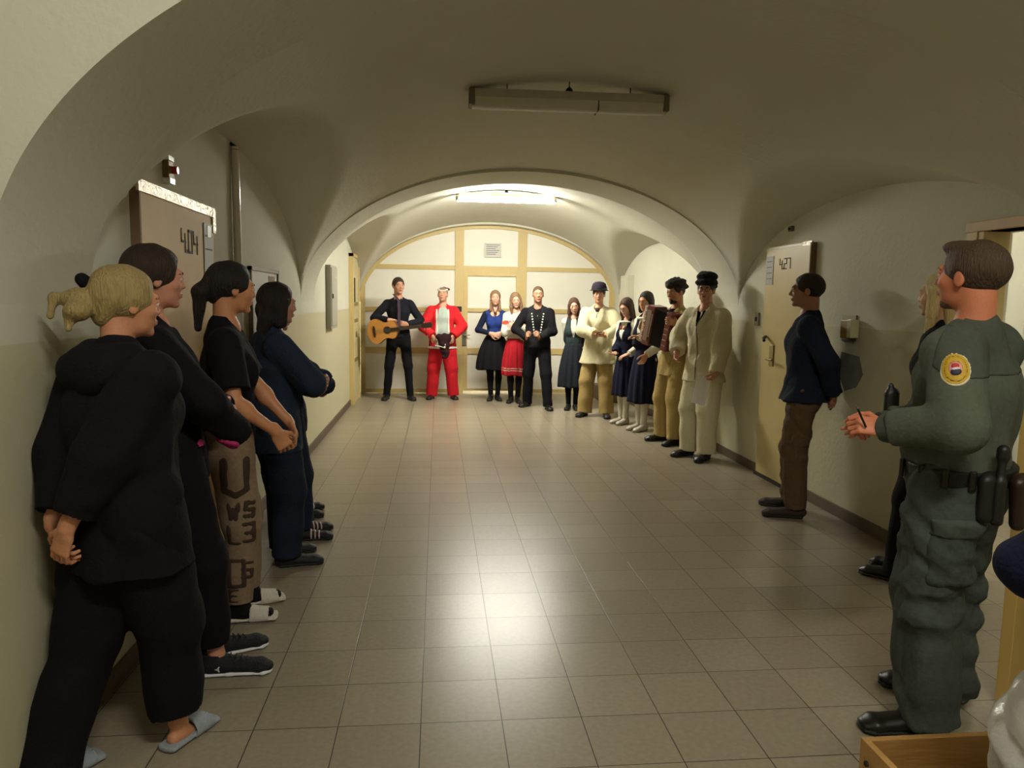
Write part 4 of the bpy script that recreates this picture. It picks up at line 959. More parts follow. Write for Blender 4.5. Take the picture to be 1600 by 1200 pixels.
sdf('socks', p['legp'](.004), SOCK, p['root'], h=.008, s=p['s']); dress(p, .36, .225, 6); shoes(p, mat('grey_white_boots', '#b3ab9a', .5), L=.24, w=.037, sole=mat('beige_sole', '#8f8775', .6)); hair(p, '#281e1c', 'bob'); brows_lips(p, '#281e1c')
# --- accordion player
def fur_cap(p, col='#141114', hgt=.0, seed=3):
    E = p['E']; R = p['R']
    return sdf('fur_cap', [E((0, -.012, .078), (.106, .126, .048)), E((0, -.018, .108+hgt), (.098, .115, .050)), E((0, -.10, .055), (.085, .05, .04)),
                cut(p['hp'](0, 0, .035), R@V3(0, 0, -1))], mat('fur_'+col, col, .95, bump=1, scale=120, var=.4), p['root'], h=.006, K=.02, s=p['s'], fold=.012, ff=40, seed=seed)
LOC, FA, HH = (2.68, 5.42), 246, 1.79; f, d = wl(LOC, FA, HH)
p = person('bearded man in tan linen and dark cap playing a brown accordion', LOC, FA, HH, 1.06, feet=((-.13, .06, 10), (.13, .02, 14)),
           arms=dict(L=dict(w=f(2.58, 5.06, 1.34), pole=(-1, -.6, -.6), d=d(-.9, .1, .25), n=d(-.1, .9, -.1), curl=.7, ts=-1), R=dict(w=f(2.36, 5.55, 1.30), pole=(1, -.5, -.6), d=(-.5, .6, -.2), n=(-1, -.3, 0), curl=.6, ts=1)), head=(8, -6), skin='#b5805e')
top(p, TANC, .022, .74, ru=(.074, .078), rf=(.078, .058), flare=.02, fold=.010, neck='v')
trousers(p, TANC, .012, thigh=(.105, .098), shin=(.092, .090), waist=.85, zend=.06, fold=.01); shoes(p, LEATH); hair(p, '#2d1f17', 'short'); brows_lips(p, '#2d1f17')
sdf('beard', [p['E']((0, .032, -.080), (.049, .052, .040)), p['E']((0, .068, -.104), (.022, .019, .02), .02), sub(p['E']((0, .10, -.060), (.026, .02, .013)), .006), cut(p['hp'](0, 0, -.050), p['R']@V3(0, -.3, 1))], hairm('hair_#1f1713', '#1f1713'), p['root'], h=.005, s=p['s'], fold=.004, ff=50)
fur_cap(p, '#241b16')
sdf('neck_scarf', [cone(p['T'](-.05, .0, 1.455), p['T'](0, .07, 1.43), .024), cone(p['T'](.05, .0, 1.455), p['T'](0, .07, 1.43), .024)], BLACK, p['root'], h=.007, s=p['s'])
# --- man in white jacket with paper
LOC, FA, HH = (2.72, 4.62), 236, 1.80; f, d = wl(LOC, FA, HH)
p = person('man in cream linen suit, black fur cap and glasses holding a paper sheet', LOC, FA, HH, 1.08, feet=((-.12, .07, 12), (.12, .03, 12)),
           arms=dict(L=dict(w=f(2.76, 4.36, .88), pole=(-.8, -1, 0), d=d(-.55, .25, -.7), n=(1, .2, 0), curl=.9, ts=-1), R=dict(w=f(2.50, 4.80, 1.06), pole=(1, -.8, 0), d=(-.3, .6, -.7), n=(-1, 0, 0), curl=.5, ts=1)), head=(24, 2), skin='#c08a6e')
WJ = cloth('offwhite_jacket', '#c6bd9f', .12); top(p, WJ, .028, .76, ru=(.078, .080), rf=(.078, .060), flare=.02, fold=.010, neck='v')
patch(p, 'jacket_opening', [cone((-.01, .1, .78), (-.01, .1, 1.32), (.006, .2), (.006, .2), X=(1, 0, 0))], cloth('linen_shadow_seam', '#6d6450'), off=.004, h=.004)
patch(p, 'neckcloth', [cone((0, .1, 1.30), (0, .1, 1.44), (.008, .08), (.05, .08), X=(1, 0, 0))], BLACK, off=.008)
trousers(p, CREAMC, .012, thigh=(.10, .090), shin=(.085, .082), waist=.88, zend=.06, fold=.01); shoes(p, LEATH); hair(p, '#1c1513', 'short'); brows_lips(p, '#1c1513')
fur_cap(p, '#120f12', .03, 8)
GL = mat('glasses_frame', '#1a1614', .3)
def glasses(p):
    mb = MB(); s = p['s']
    for sx in (-1, 1):
        pts = [Vector(p['hp'](sx*.033+.021*math.cos(t), .104, .002+.017*math.sin(t))*s) for t in [2*math.pi*k/16 for k in range(17)]]
        mb.tube(pts, .0018, 6); mb.tube([Vector(p['hp'](sx*.054, .104, .006)*s), Vector(p['hp'](sx*.080, .0, .008)*s)], .0018, 6)
    mb.tube([Vector(p['hp'](-.012, .104, .006)*s), Vector(p['hp'](.012, .104, .006)*s)], .0018, 6)
    return mb.build('glasses', GL, p['root'], True)
glasses(p)
pa = empty('paper_sheet', (2.60, 4.33, .72), 0, 'white paper sheet held low by the man in black fur cap', 'paper')
vs = []; n = 8
for j in range(n+1):
    for i in range(n+1):
        u, v = i/n-.5, j/n-.5; vs.append((.21*u, .02*math.sin(3*u)+.015*v, .28*v+.0*u)); 
vs += [(x, y+.002, z) for x, y, z in vs]; N = (n+1)**2
fs = [(j*(n+1)+i, j*(n+1)+i+1, (j+1)*(n+1)+i+1, (j+1)*(n+1)+i) for j in range(n) for i in range(n)]; fs += [tuple(N+k for k in q[::-1]) for q in fs]
so = mesh_obj('sheet', vs, fs, mat('white_paper', '#f4f4f4', .6), pa, True); so.rotation_euler = (0, .28, .35)
# --- man in navy jumper
LOC, FA, HH = (2.74, 2.60), 300, 1.77; f, d = wl(LOC, FA, HH)
p = person('man in navy jumper and brown trousers standing before the cell door, hands behind his back', LOC, FA, HH, 1.08, feet=((-.13, .0, 12), (.12, .05, 5)), arms=dict(L=dict(BACKL, w=(-.10, -.20, .92)), R=dict(BACKR, w=(.06, -.21, .90))), head=(6, 2), skin='#a5735a', near=True)
top(p, cloth('navy_jumper', '#191e2e', .3), .022, .85, ru=(.066, .062), rf=(.060, .048), flare=.034, fold=.009)
trousers(p, cloth('brown_chino', '#5a4632', .25), .012, thigh=(.090, .074), shin=(.074, .064), zend=.07, fold=.016, waist=.93, ff=20); shoes(p, mat('brown_suede', '#33281f', .8, bump=.3, scale=80), L=.28); hair(p, '#2c211b', 'short'); brows_lips(p, '#2c211b')
q = p['arms']['L']; a_ = unit(q['wr']-q['el'])
sdf('wristwatch', [cone(q['wr']-a_*.012, q['wr']+a_*.012, (.034, .027), flat='ab')], mat('watch_steel', '#9a968c', .3, metal=.9), p['root'], h=.004, s=p['s'])
# --- fair-haired woman behind the officer
LOC, FA, HH = (2.78, 1.19), 328, 1.73
p = person('fair-haired woman in black mostly hidden behind the uniformed man', LOC, FA, HH, .86, 1, feet=((-.08, .10, 8), (.08, .14, 8)), arms=dict(L=dict(w=(-.17, .05, .84)), R=dict(w=(.17, .05, .84))), head=(10, 0), skin='#b98d6a')
top(p, BLACK, .018, .82); trousers(p, BLK2, .010, thigh=(.09, .075), shin=(.07, .07)); shoes(p, LEATH); hair(p, '#b79f6a', 'long'); brows_lips(p, '#8a744a')
# --- uniformed man
LOC, FA, HH = (1.95, -.10), 326, 1.775; f, d = wl(LOC, FA, HH)
OL = cloth('olive_shirt', '#555a4e', .22, scale=60); OL2 = cloth('olive_shirt_yoke', '#494e45', .22, scale=60); OLT = cloth('olive_trousers', '#444a45', .28, scale=50)
p = person('stocky man in olive uniform with round gold sleeve badge and black duty belt', LOC, FA, HH, 1.20, belly=.03, near=True, feet=((-.13, -.02, 48), (.15, .02, -10)),
           arms=dict(L=dict(w=f(1.62, -.17, 1.13), pole=(-.5, -1, -.5), d=d(-.95, .35, .12), n=(.6, .2, -.6), curl=1.0, ts=-1, th=.9), R=dict(w=f(1.70, -.03, 1.12), pole=(1, -.8, -.3), d=d(-.9, -.3, .1), n=(-.6, 0, -.6), curl=.8, ts=1)), head=(-8, 5), skin='#cc7c5a', lean=(-.01, -.01))
top(p, OL, .020, .90, ru=(.080, .066), rf=(.064, .050), fold=.014, h=.007, sleeve=.94, extra=[cone(p['T'](0, -.01, .92), p['T'](0, -.01, 1.1), (.16*1.2, .125*1.2), (.155*1.2, .125*1.2)), ell(p['T'](0, -.03, 1.22), (.19, .14, .17), k=.05)], neck='none')
patch(p, 'yoke', [cone((-.30, -.2, 1.42), (.30, -.2, 1.42), (.24, .13), X=(0, 1, 0)), cut((0, 0, 1.31), (0, 0, -1)), cut((0, -.01, 0), (0, 1, 0))], OL2, off=.004, fold=.012)
sdf('shirt_collar', [cone(p['T'](0, -.025, 1.425), p['T'](0, -.015, 1.462), (.082, .080), (.076, .076), flat='ab'), sub(ell(p['T'](0, .06, 1.50), (.05, .05, .06)))], OL2, p['root'], h=.005, s=p['s'], K=.01)
sl = p['arms']['L']
for kx in 'LR':
    q = p['arms'][kx]
    patch(p, 'shoulder_strap', [cone(q['sh']+V3(0, -.005, .0)*1, q['sh']*.35+p['T'](0, 0, 1.44)*.65, (.022, .12), X=(0, 1, 0))], OL2, off=.008, fold=.012)
    e_ = q['el']+(q['wr']-q['el'])*.90; a_ = unit(q['wr']-q['el'])
    sdf('cuff', [cone(e_-a_*.02, e_+a_*.035, .050, .048, flat='ab')], OL2, p['root'], h=.005, s=p['s'])
# sleeve badge
ax_ = unit(sl['el']-sl['sh']); bc = sl['sh']+ax_*.125; Rt = np.linalg.inv(np.eye(3))
toc = unit(np.array(d(.05-1.75, -2.6+.2, .25))); oN = unit(toc-ax_*(toc@ax_)); tg = np.cross(ax_, oN)
def disk(ra, rb, c=(0, 0), sx=1): 
    cc = bc+ax_*c[1]+tg*c[0]; return [cone(cc, cc+oN*.25, (ra, rb), X=tg)]
for nm, ra, rb, m_, o_ in (('badge_border', .043, .060, mat('badge_white', '#d8d2b4', .6), .0045), ('badge_field', .039, .056, mat('badge_gold', '#c29a26', .6, bump=.3, scale=120, var=.3), .006), ('badge_ring', .033, .048, mat('badge_dark', '#4a4426', .7), .0068), ('badge_field', .031, .046, mat('badge_gold', '#c29a26', .6), .0078), ('badge_field', .020, .027, mat('badge_dark_gold', '#8d7420', .6), .0088)):
    patch(p, nm, disk(ra, rb), m_, h=.004, off=o_, fold=.012)
patch(p, 'badge_shield', disk(.018, .022), mat('shield_pink', '#d68f92', .6), h=.003, off=.0105, fold=.012)
patch(p, 'badge_shield', disk(.014, .012, (0, .012)), mat('shield_navy', '#1c1c3c', .6), h=.003, off=.0125, fold=.012)
patch(p, 'badge_shield', disk(.010, .008, (0, -.008)), mat('shield_red', '#b62a34', .6), h=.003, off=.0125, fold=.012)
patch(p, 'badge_shield', disk(.011, .004, (0, .003)), mat('shield_white', '#e0dcd8', .6), h=.003, off=.0135, fold=.012)
trousers(p, OLT, .016, thigh=(.106, .088), shin=(.088, .090), waist=.955, zend=.05, fold=.020, h=.007, ff=20)
for i, sg_ in ((0, -1), (1, 1)):
    l = p['legs'][i]; c = l['hip']*.45+l['knee']*.55
    p['tp'] = p['legps']
    patch(p, 'cargo_pocket', [cone(c+l['side']*sg_*.04+V3(0, 0, .05), c+l['side']*sg_*.2+V3(0, 0, .05), (.18, .18), X=l['fd']), cut(c+l['fd']*.075, l['fd']), cut(c-l['fd']*.075, -l['fd']), cut(c+V3(0, 0, .13), (0, 0, 1)), cut(c+V3(0, 0, -.08), (0, 0, -1))], cloth('olive_pocket', '#3f4540', .28, scale=50), off=.010, base='tp', fold=.020, seed=2, h=.007)
    patch(p, 'pocket_flap', [cone(c+l['side']*sg_*.04+V3(0, 0, .10), c+l['side']*sg_*.2+V3(0, 0, .10), (.18, .18), X=l['fd']), cut(c+l['fd']*.079, l['fd']), cut(c-l['fd']*.079, -l['fd']), cut(c+V3(0, 0, .14), (0, 0, 1)), cut(c+V3(0, 0, .085), (0, 0, -1))], cloth('olive_flap', '#484e48', .28, scale=50), off=.015, base='tp', fold=.020, seed=2, h=.007)
BELT = mat('belt_nylon', '#131210', .6, bump=.4, scale=150)
belt = sdf('duty_belt', [cone(p['T'](0, -.012, .925), p['T'](0, -.012, .985), (.146*1.2+.036, .115*1.2+.034), (.150*1.2+.036, .118*1.2+.034), flat='ab')], BELT, p['root'], h=.006, s=p['s'])
g_ = p['g']
def onbelt(ang, z, r=1.0):   # angle from forward toward the right hand
    a = math.radians(ang); return V3(math.sin(a)*.215*r, -.012+math.cos(a)*.178*r, z)
q = onbelt(-141, .90)
sdf('pouch', [cone(q+V3(0, 0, -.06), q+V3(0, 0, .06), (.05, .03), flat='')], mat('black_pouch', '#161412', .5), belt, h=.006, s=p['s'], K=.01)
q = onbelt(-146, .93, 1.16)
sdf('baton', [cone(q+V3(0, 0, -.10), q+V3(0, 0, .03), .020, .020), cone(q+V3(0, 0, .02), q+V3(.01, 0, .12), .015, .014), cone(q+V3(.01, 0, .115), q+V3(.01, 0, .135), .021, .020)], mat('black_pouch', '#161412', .5), belt, h=.005, s=p['s'], K=.006)
q = onbelt(-176, .895, 1.12)
sdf('holster', [cone(q+V3(0, 0, .05), q+V3(0, 0, -.09), (.055, .034), (.036, .026)), cone(q+V3(0, -.01, .06), q+V3(.03, -.03, .09), .018)], mat('brown_holster', '#2b1c12', .45), belt, h=.006, s=p['s'], K=.01)
for k in range(3):
    c = Vector((q+V3(.01*k, -.05, .07-.016*k))*p['s']); MB().tube([c+Vector((.014*math.cos(t), 0, .016*math.sin(t))) for t in [2*math.pi*j/14 for j in range(15)]], .0025, 6).build('key_ring', mat('gold_metal', '#c9b888', .25, metal=1), belt, True)
for ang in (-75, -100, -125, -40): q = onbelt(ang, .955, 1.03); sdf('belt_keeper', [cone(q+V3(0, 0, -.034), q+V3(0, 0, .034), (.012, .008), X=(math.cos(math.radians(ang)), -math.sin(math.radians(ang)), 0), flat='ab')], LEATH, belt, h=.004, s=p['s'], K=.004)
shoes(p, LEATH, hi=.04, L=.29, w=.046)
hair(p, '#4a3728', 'crop_top', vol=.012, h=.005); brows_lips(p, '#2e211a')
sdf('stubble', [p['E']((0, .030, -.082), (.0455, .0485, .035)), p['E']((0, .0665, -.100), (.019, .016, .015), .02), cut(p['hp'](0, 0, -.074), p['R']@V3(0, 0, 1))], mat('stubble', '#7e5f4e', .8, bump=.4, scale=200), p['root'], h=.005, s=p['s'])
# radio on the chest
q = p['T'](-.115, .195, 1.145)
rd = sdf('chest_radio', [cone(q+V3(0, 0, -.09), q+V3(0, 0, .07), (.036, .024), flat=''), cone(q+V3(-.012, 0, .07), q+V3(-.012, 0, .10), .010)], mat('black_pouch', '#161412', .5), p['root'], h=.005, s=p['s'], K=.008)
pn = empty('pen', tuple(Vector((1.545, -.175, 1.165))), 0, 'small black pen poking up from the hand of the man in olive uniform', 'pen')
MB().tube([(.0, 0, -.03), (-.035, 0, .035)], .004, 8).build('barrel', mat('black_plastic', '#121212', .4), pn, True); MB().tube([(-.035, 0, .035), (-.041, 0, .046)], [.004, .001], 8).build('tip', STEEL, pn, True)

# --- the row along the left wall
LOC, FA, HH = (-.96, -.09), 36, 1.63; f, d = wl(LOC, FA, HH)
p = person('fair-haired woman in black hoodie seen from behind, nearest in the row on the left', LOC, FA, HH, 1.22, 1, near=True, feet=((-.07, -.27, 6), (.09, .10, -11)), bust=.8,
           arms=dict(L=dict(w=(-.06, -.26, .80), pole=(-1, -.3, 0), d=(.75, -.15, -.8), n=(0, .7, .6), curl=.55, ts=-1, spread=.05), R=dict(w=(.03, -.285, .83), pole=(1, -.4, 0), d=(-.35, -.1, -1), n=(-.2, 1, 0), curl=.5, ts=-1, spread=.05)), head=(-14, -2), skin='#c88a68', lean=(.0, .0))
top(p, BLACK, .030, .72, ru=(.082, .078), rf=(.074, .056), flare=.02, fold=.014, h=.007, sleeve=.90, extra=[ell(p['T'](0, -.04, 1.2), (.20, .15, .22), k=.05)])
sdf('hood', [cone(p['T'](-.07, -.06, 1.455), p['T'](.07, -.06, 1.455), .055), ell(p['T'](0, -.11, 1.41), (.15, .075, .085)), ell(p['T'](0, -.03, 1.42), (.20, .085, .06)), cone(p['T'](-.085, -.02, 1.47), p['T'](-.05, .07, 1.42), .040), cone(p['T'](.085, -.02, 1.47), p['T'](.05, .07, 1.42), .040)], BLACK, p['root'], h=.007, s=p['s'], fold=.01, K=.03)
trousers(p, BLK2, .018, thigh=(.112, .090), shin=(.080, .080), zend=(.025, .14), fold=.012, h=.008)
BLON = '#a08a5a'
hair(p, BLON, 'tied', vol=.016, h=.005, extra=[ell(p['hp'](-.02, -.145, .0), (.055, .05, .05), k=.01), ell(p['hp'](.02, -.16, -.03), (.04, .045, .035), k=.01), cone(p['hp'](-.03, -.17, .01), p['hp'](-.06, -.21, .01), .022, .012), cone(p['hp'](-.06, -.21, .01), p['hp'](-.05, -.225, -.05), .014, .012), cone(p['hp'](0, -.18, -.05), p['hp'](.02, -.19, -.09), .02, .01)]); brows_lips(p, '#7a6438')
sdf('hair_tie', [cone(p['hp'](-.02, -.115, .055), p['hp'](-.01, -.14, .075), .026, .022)], BLACK, p['root'], h=.005, s=p['s'])
def slipper(p, i, m, strap=None, strapw=.07, name='slipper', wide=.050):
    l = p['legs'][i]; c = V3(l['ank'][0], l['ank'][1], 0); fd, sd, s = l['fd'], l['side'], p['s']
    a = sdf(name, [cone(c-fd*.055+V3(0, 0, .016), c+fd*.07+V3(0, 0, .016), (wide*.85, .016), (wide*.85, .014), X=sd), cone(c+fd*.06+V3(0, 0, .014), c+fd*.165+V3(0, 0, .014), (wide*.85, .014), (wide*1.02, .014), X=sd), cut((0, 0, .002), (0, 0, -1)), cut((0, 0, .026), (0, 0, 1))], m, p['root'], h=.005, K=.012, s=s)
    c1, c2 = (c+fd*.045, c+fd*.135)
    sdf('strap', [cone(c1+V3(0, 0, .030), c2+V3(0, 0, .024), (wide*.98, .046), (wide*1.08, .032), X=sd, flat='ab'), sub(cone(c1-fd*.02+V3(0, 0, .030), c2+fd*.02+V3(0, 0, .024), (wide*.98-.006, .040), (wide*1.08-.006, .026), X=sd, flat='ab'), .002), cut((0, 0, .004), (0, 0, -1))], strap or m, a, h=.0035, K=.008, s=s)
    return a
SLB = mat('pale_blue_slipper', '#8f96a0', .7, bump=.4, scale=90, var=.15)
for i in (0, 1): slipper(p, i, SLB)
# second: dark hair, black top
LOC, FA, HH = (-1.0, .45), 66, 1.73; f, d = wl(LOC, FA, HH)
p = person('brown-haired person in black with white-soled trainers, second in the row on the left', LOC, FA, HH, 1.08, 1, near=True, feet=((-.08, .15, 4), (.09, .13, 20)), bust=.8,
           arms=dict(L=dict(w=(-.08, .22, 1.10), pole=(-1, -.3, -.4), d=(1, .2, -.2), n=(0, -1, 0), ts=-1), R=dict(w=(.10, .24, 1.02), pole=(1, .2, -.5), d=(-1, .2, -.1), n=(0, -1, 0), ts=1)), head=(4, -2), skin='#c78a72', lean=(-.03, -.05))
top(p, cloth('black_jersey', '#0f0e12', .3), .020, .84, ru=(.070, .064), rf=(.062, .050), fold=.010)
trousers(p, BLK2, .012, thigh=(.096, .074), shin=(.066, .052), zend=.135, fold=.010)
patch(p, 'pink_hem', [cone((.135, .20, .975), (.165, .10, .995), (.05, .024), X=(1, 0, 0))], cloth('pink_cotton', '#b03468', .15), off=.012, fold=.010)
hair(p, '#33241b', 'tied', vol=.018, h=.006); brows_lips(p, '#33241b')
so_ = shoes(p, mat('black_knit_shoe', '#0f0f13', .8, bump=.5, scale=160), sole=mat('white_foam_sole', '#d9d8dc', .5), L=.275, w=.043, hi=.012)
for i, so1 in enumerate(so_):
    l = p['legs'][i]; c = V3(l['ank'][0], l['ank'][1], 0); fd, sd = l['fd'], l['side']*(1 if True else -1)
    p['sh%d' % i] = [cone(c-fd*.045+V3(0, 0, .045), c+fd*.03+V3(0, 0, .048), (.037, .036), (.041, .034), X=l['side']), cone(c+fd*.03+V3(0, 0, .045), c+fd*.175+V3(0, 0, .030), (.041, .036), (.045, .026), X=l['side'])]
    o_ = c-fd*.0+V3(0, 0, .042); st = []
    for a, b in (((-.016, .0), (.016, .0)), ((-.012, .0), (-.018, .010)), ((-.012, 0), (-.018, -.010)), ((.012, 0), (.018, .010)), ((.012, 0), (.018, -.010))):
        P0 = o_+fd*a[0]+V3(0, 0, a[1]); P1 = o_+fd*b[0]+V3(0, 0, b[1]); st.append(cone(P0+sd*.045, P1+sd*.045, (.0028, .05), X=V3(0, 0, 1) if abs(b[1]-a[1]) < .001 else fd))
    patch(p, 'side_logo', st, mat('white_print', '#dcdcdc', .5), h=.0022, off=.0025, base='sh%d' % i, fold=0, parent=so1)
    sdf('laces', [cone(c+fd*(.055+.022*k)-l['side']*.018+V3(0, 0, .083-.006*k), c+fd*(.060+.022*k)+l['side']*.018+V3(0, 0, .083-.006*k), .0035) for k in range(4)], mat('dark_lace', '#2a2a30', .8), so1, h=.003, K=.003, s=p['s'])
# third: t-shirt and letter-print trousers
LOC, FA, HH = (-.93, 1.02), 72, 1.70; f, d = wl(LOC, FA, HH)
p = person('dark-haired woman in black T-shirt and taupe letter-print trousers, bare forearms crossed low', LOC, FA, HH, 1.02, 1, near=True, feet=((-.10, .08, 6), (.09, .02, 10)), fine_arm='RL',
           arms=dict(R=dict(w=f(-.69, .90, .93), pole=(.6, -1, .0), d=d(.35, .25, -.75), n=(-1, .0, -.2), curl=.9, ts=1, th=.7), L=dict(w=f(-.66, 1.10, .93), pole=(-1, -.8, -.2), d=(.8, .3, -.8), n=(0, -1, 0), curl=.7, ts=1)), head=(10, -4), skin='#c4865f', lean=(0, .0))
top(p, cloth('black_tshirt', '#131116', .3), .016, .90, sleeve=.40, ru=(.068, .072), fold=.009, h=.007, neck='round')
TAU = mat('taupe_print', '#85705c', .9, bump=.3, scale=60, var=.25, spec=.2)
trousers(p, TAU, .008, thigh=(.100, .078), shin=(.072, .052), zend=.10, fold=.010, h=.007)
LET = dict(U=[((0, 1), (0, .15)), ((0, .15), (.3, 0)), ((.3, 0), (.6, .15)), ((.6, .15), (.6, 1))], W=[((0, 1), (.15, 0)), ((.15, 0), (.3, .7)), ((.3, .7), (.45, 0)), ((.45, 0), (.6, 1))], S=[((.6, .9), (.1, 1)), ((.1, 1), (.05, .55)), ((.05, .55), (.55, .45)), ((.55, .45), (.5, 0)), ((.5, 0), (0, .1))],
           E=[((0, 0), (0, 1)), ((0, 1), (.55, 1)), ((0, .5), (.45, .5)), ((0, 0), (.55, 0))], L=[((0, 1), (0, 0)), ((0, 0), (.5, 0))], O=[((0, 0), (0, 1)), ((0, 1), (.5, 1)), ((.5, 1), (.5, 0)), ((.5, 0), (0, 0))])
LET['3'] = [((0, 1), (.5, 1)), ((.5, 1), (.5, 0)), ((.1, .5), (.5, .5)), ((0, 0), (.5, 0))]
DPR = cloth('dark_print', '#42332a', .3)
p['tp'] = p['legps']
vd = unit(np.array(d(.98, -3.6, 0))); hx = np.cross(V3(0, 0, 1), vd)   # printed on the side of the leg turned to the room
lg = p['legs'][1]
for ch, uu, zz, hh_, tt in (('U', -.055, .66, .17, .016), ('W', -.05, .545, .07, .008), ('S', .02, .55, .07, .009), ('L', -.055, .42, .085, .009), ('3', .01, .43, .085, .009), ('O', -.05, .20, .13, .012), ('S', .005, .24, .08, .009), ('E', -.045, .12, .06, .008)):
    t_ = (lg['hip'][2]-zz)/(lg['hip'][2]-lg['ank'][2]); c0 = lg['hip']*(1-t_)+lg['ank']*t_; st = []
    if zz > .48: c0 = lg['hip']+(lg['knee']-lg['hip'])*((lg['hip'][2]-zz)/(lg['hip'][2]-lg['knee'][2]))
    else: c0 = lg['knee']+(lg['ank']-lg['knee'])*((lg['knee'][2]-zz)/(lg['knee'][2]-lg['ank'][2]))
    for a, b in LET[ch]:
        A_ = c0+hx*(uu+a[0]*hh_)+V3(0, 0, a[1]*hh_)+vd*.11; B_ = c0+hx*(uu+b[0]*hh_)+V3(0, 0, b[1]*hh_)+vd*.11
        st.append(cone(A_, B_, (.11, tt), X=vd))
    patch(p, 'printed_letter', st, DPR, h=.006, off=.003, base='tp', fold=.010, seed=2)
sdf('socks', p['legp'](.003, zend=.04)[1::3]+[q_ for l in p['legs'] for q_ in [cone(l['ank'], l['ank']-V3(0, 0, .04)+l['fd']*.02, .036), cone(l['ank']-V3(0, 0, .045)-l['fd']*.03, l['ank']-V3(0, 0, .052)+l['fd']*.14, (.036, .028), (.038, .018), X=l['side'])]], BLACK, p['root'], h=.006, s=p['s'])
WSL = mat('white_plush_slide', '#cfc8bc', .9, bump=.7, scale=140)
for i in (0, 1): slipper(p, i, WSL, wide=.054)
hair(p, '#1d1614', 'tied', vol=.014, h=.006, extra=[cone(p['hp'](0, -.10, .03), p['hp'](0, -.15, -.03), .03, .035), cone(p['hp'](0, -.15, -.03), p['hp'](0, -.15, -.20), .036, .018)]); brows_lips(p, '#1d1614')
# fourth: navy jacket
LOC, FA, HH = (-.87, 1.74), 62, 1.62; f, d = wl(LOC, FA, HH)
p = person('dark-haired woman in navy jacket and trousers, fourth in the row on the left', LOC, FA, HH, 1.16, 1, near=True, feet=((-.09, .06, 6), (.09, .03, 14)),
           arms=dict(L=dict(w=(.10, .285, 1.17), pole=(-1, .1, -.5), d=(1, -.25, .0), n=(-.1, -1, 0), ts=1, curl=.5), R=dict(w=(.02, .25, 1.11), pole=(1, .1, -.4), d=(-1, .1, .1), n=(0, -1, 0), ts=-1)), head=(-4, -4), skin='#b98470')
top(p, cloth('navy_jacket', '#242d3f', .25), .022, .74, ru=(.072, .068), rf=(.066, .050), flare=.01, fold=.010)
trousers(p, NAVY, .012, thigh=(.10, .085), shin=(.080, .078), zend=.07, fold=.010); shoes(p, mat('dark_grey_shoe', '#232125', .7, bump=.3, scale=90), L=.27)
hair(p, '#1e1416', 'bob', vol=.016, extra=[cone(p['hp'](0, -.07, -.10), p['hp'](0, -.08, -.20), (.09, .045), (.08, .03), X=p['R']@V3(1, 0, 0))]); brows_lips(p, '#1e1416')
# fifth and sixth, mostly hidden
for (LOC, HH, lab, tcol, st) in (((-.90, 2.20), 1.55, 'person in navy jacket with folded arms, fifth in the row on the left', '#1f2638', 1), ((-1.03, 2.70), 1.54, 'person in dark clothes and white-striped trainers, last in the row on the left', '#1c1f2c', 0)):
    FA = 72; f, d = wl(LOC, FA, HH)
    p = person(lab, LOC, FA, HH, 1.1 if st else .95, 1, feet=((-.09, .12, 6), (.09, .08, 10)),
               arms=dict(L=dict(w=(-.03, .26, 1.12), pole=(-1, .1, -.5), d=(1, .0, .0), n=(0, -1, 0), ts=1), R=dict(w=(.16, .27, 1.13), pole=(1, .6, -.4), d=(-1, -.1, -.1), n=(0, -1, 0), ts=-1)), head=(0, -4), skin='#b98470', lean=(0, -.075))
    top(p, cloth('navy_'+tcol, tcol, .25), .024, .80 if st else .84, ru=(.072, .068), rf=(.064, .05), fold=.010)
    trousers(p, NAVY, .010, thigh=(.095, .078), shin=(.074, .068), zend=.09, fold=.010)
    so_ = shoes(p, mat('black_sport_shoe', '#1a191e', .7), L=.27)
    for i, so1 in enumerate(so_):
        l = p['legs'][i]; c = V3(l['ank'][0], l['ank'][1], 0); fd = l['fd']
        p['shb'] = [cone(c-fd*.045+V3(0, 0, .045), c+fd*.03+V3(0, 0, .048), (.036, .036), (.039, .034), X=l['side']), cone(c+fd*.03+V3(0, 0, .045), c+fd*.17+V3(0, 0, .030), (.039, .036), (.043, .026), X=l['side'])]
        for k in range(3):
            q = c+fd*(.065+.028*k); patch(p, 'stripe', [cone(q-l['side']*.06+V3(0, 0, .05), q+l['side']*.06+V3(0, 0, .05), (.006, .10), X=fd)], mat('pink_white_stripe' if st else 'white_stripe', '#c9a8a0' if st else '#d4d0cc', .6), h=.004, off=.003, base='shb', fold=0, parent=so1)
    hair(p, '#241a18', 'bob'); brows_lips(p, '#241a18')
# person at the right edge: only a navy elbow shows
LOC, FA, HH = (1.56, -1.38), 10, 1.53; f, d = wl(LOC, FA, HH)
p = person('person in navy sweatshirt at the right edge, only the bent elbow showing', LOC, FA, HH, 1.1, feet=((-.1, -.04, 8), (.1, -.04, 8)), lean=(-.03, .07),
           arms=dict(L=dict(w=(-.13, .34, 1.06), pole=(-1, .0, -.6), d=(.6, .4, -.6), n=(1, 0, 0), curl=.3, ts=1)), near=True)
top(p, cloth('navy_sweatshirt', '#161a33', .2), .018, .84, ru=(.066, .062), rf=(.062, .05), fold=.008); trousers(p, BLK2); shoes(p, LEATH); hair(p, '#2a201a', 'short')

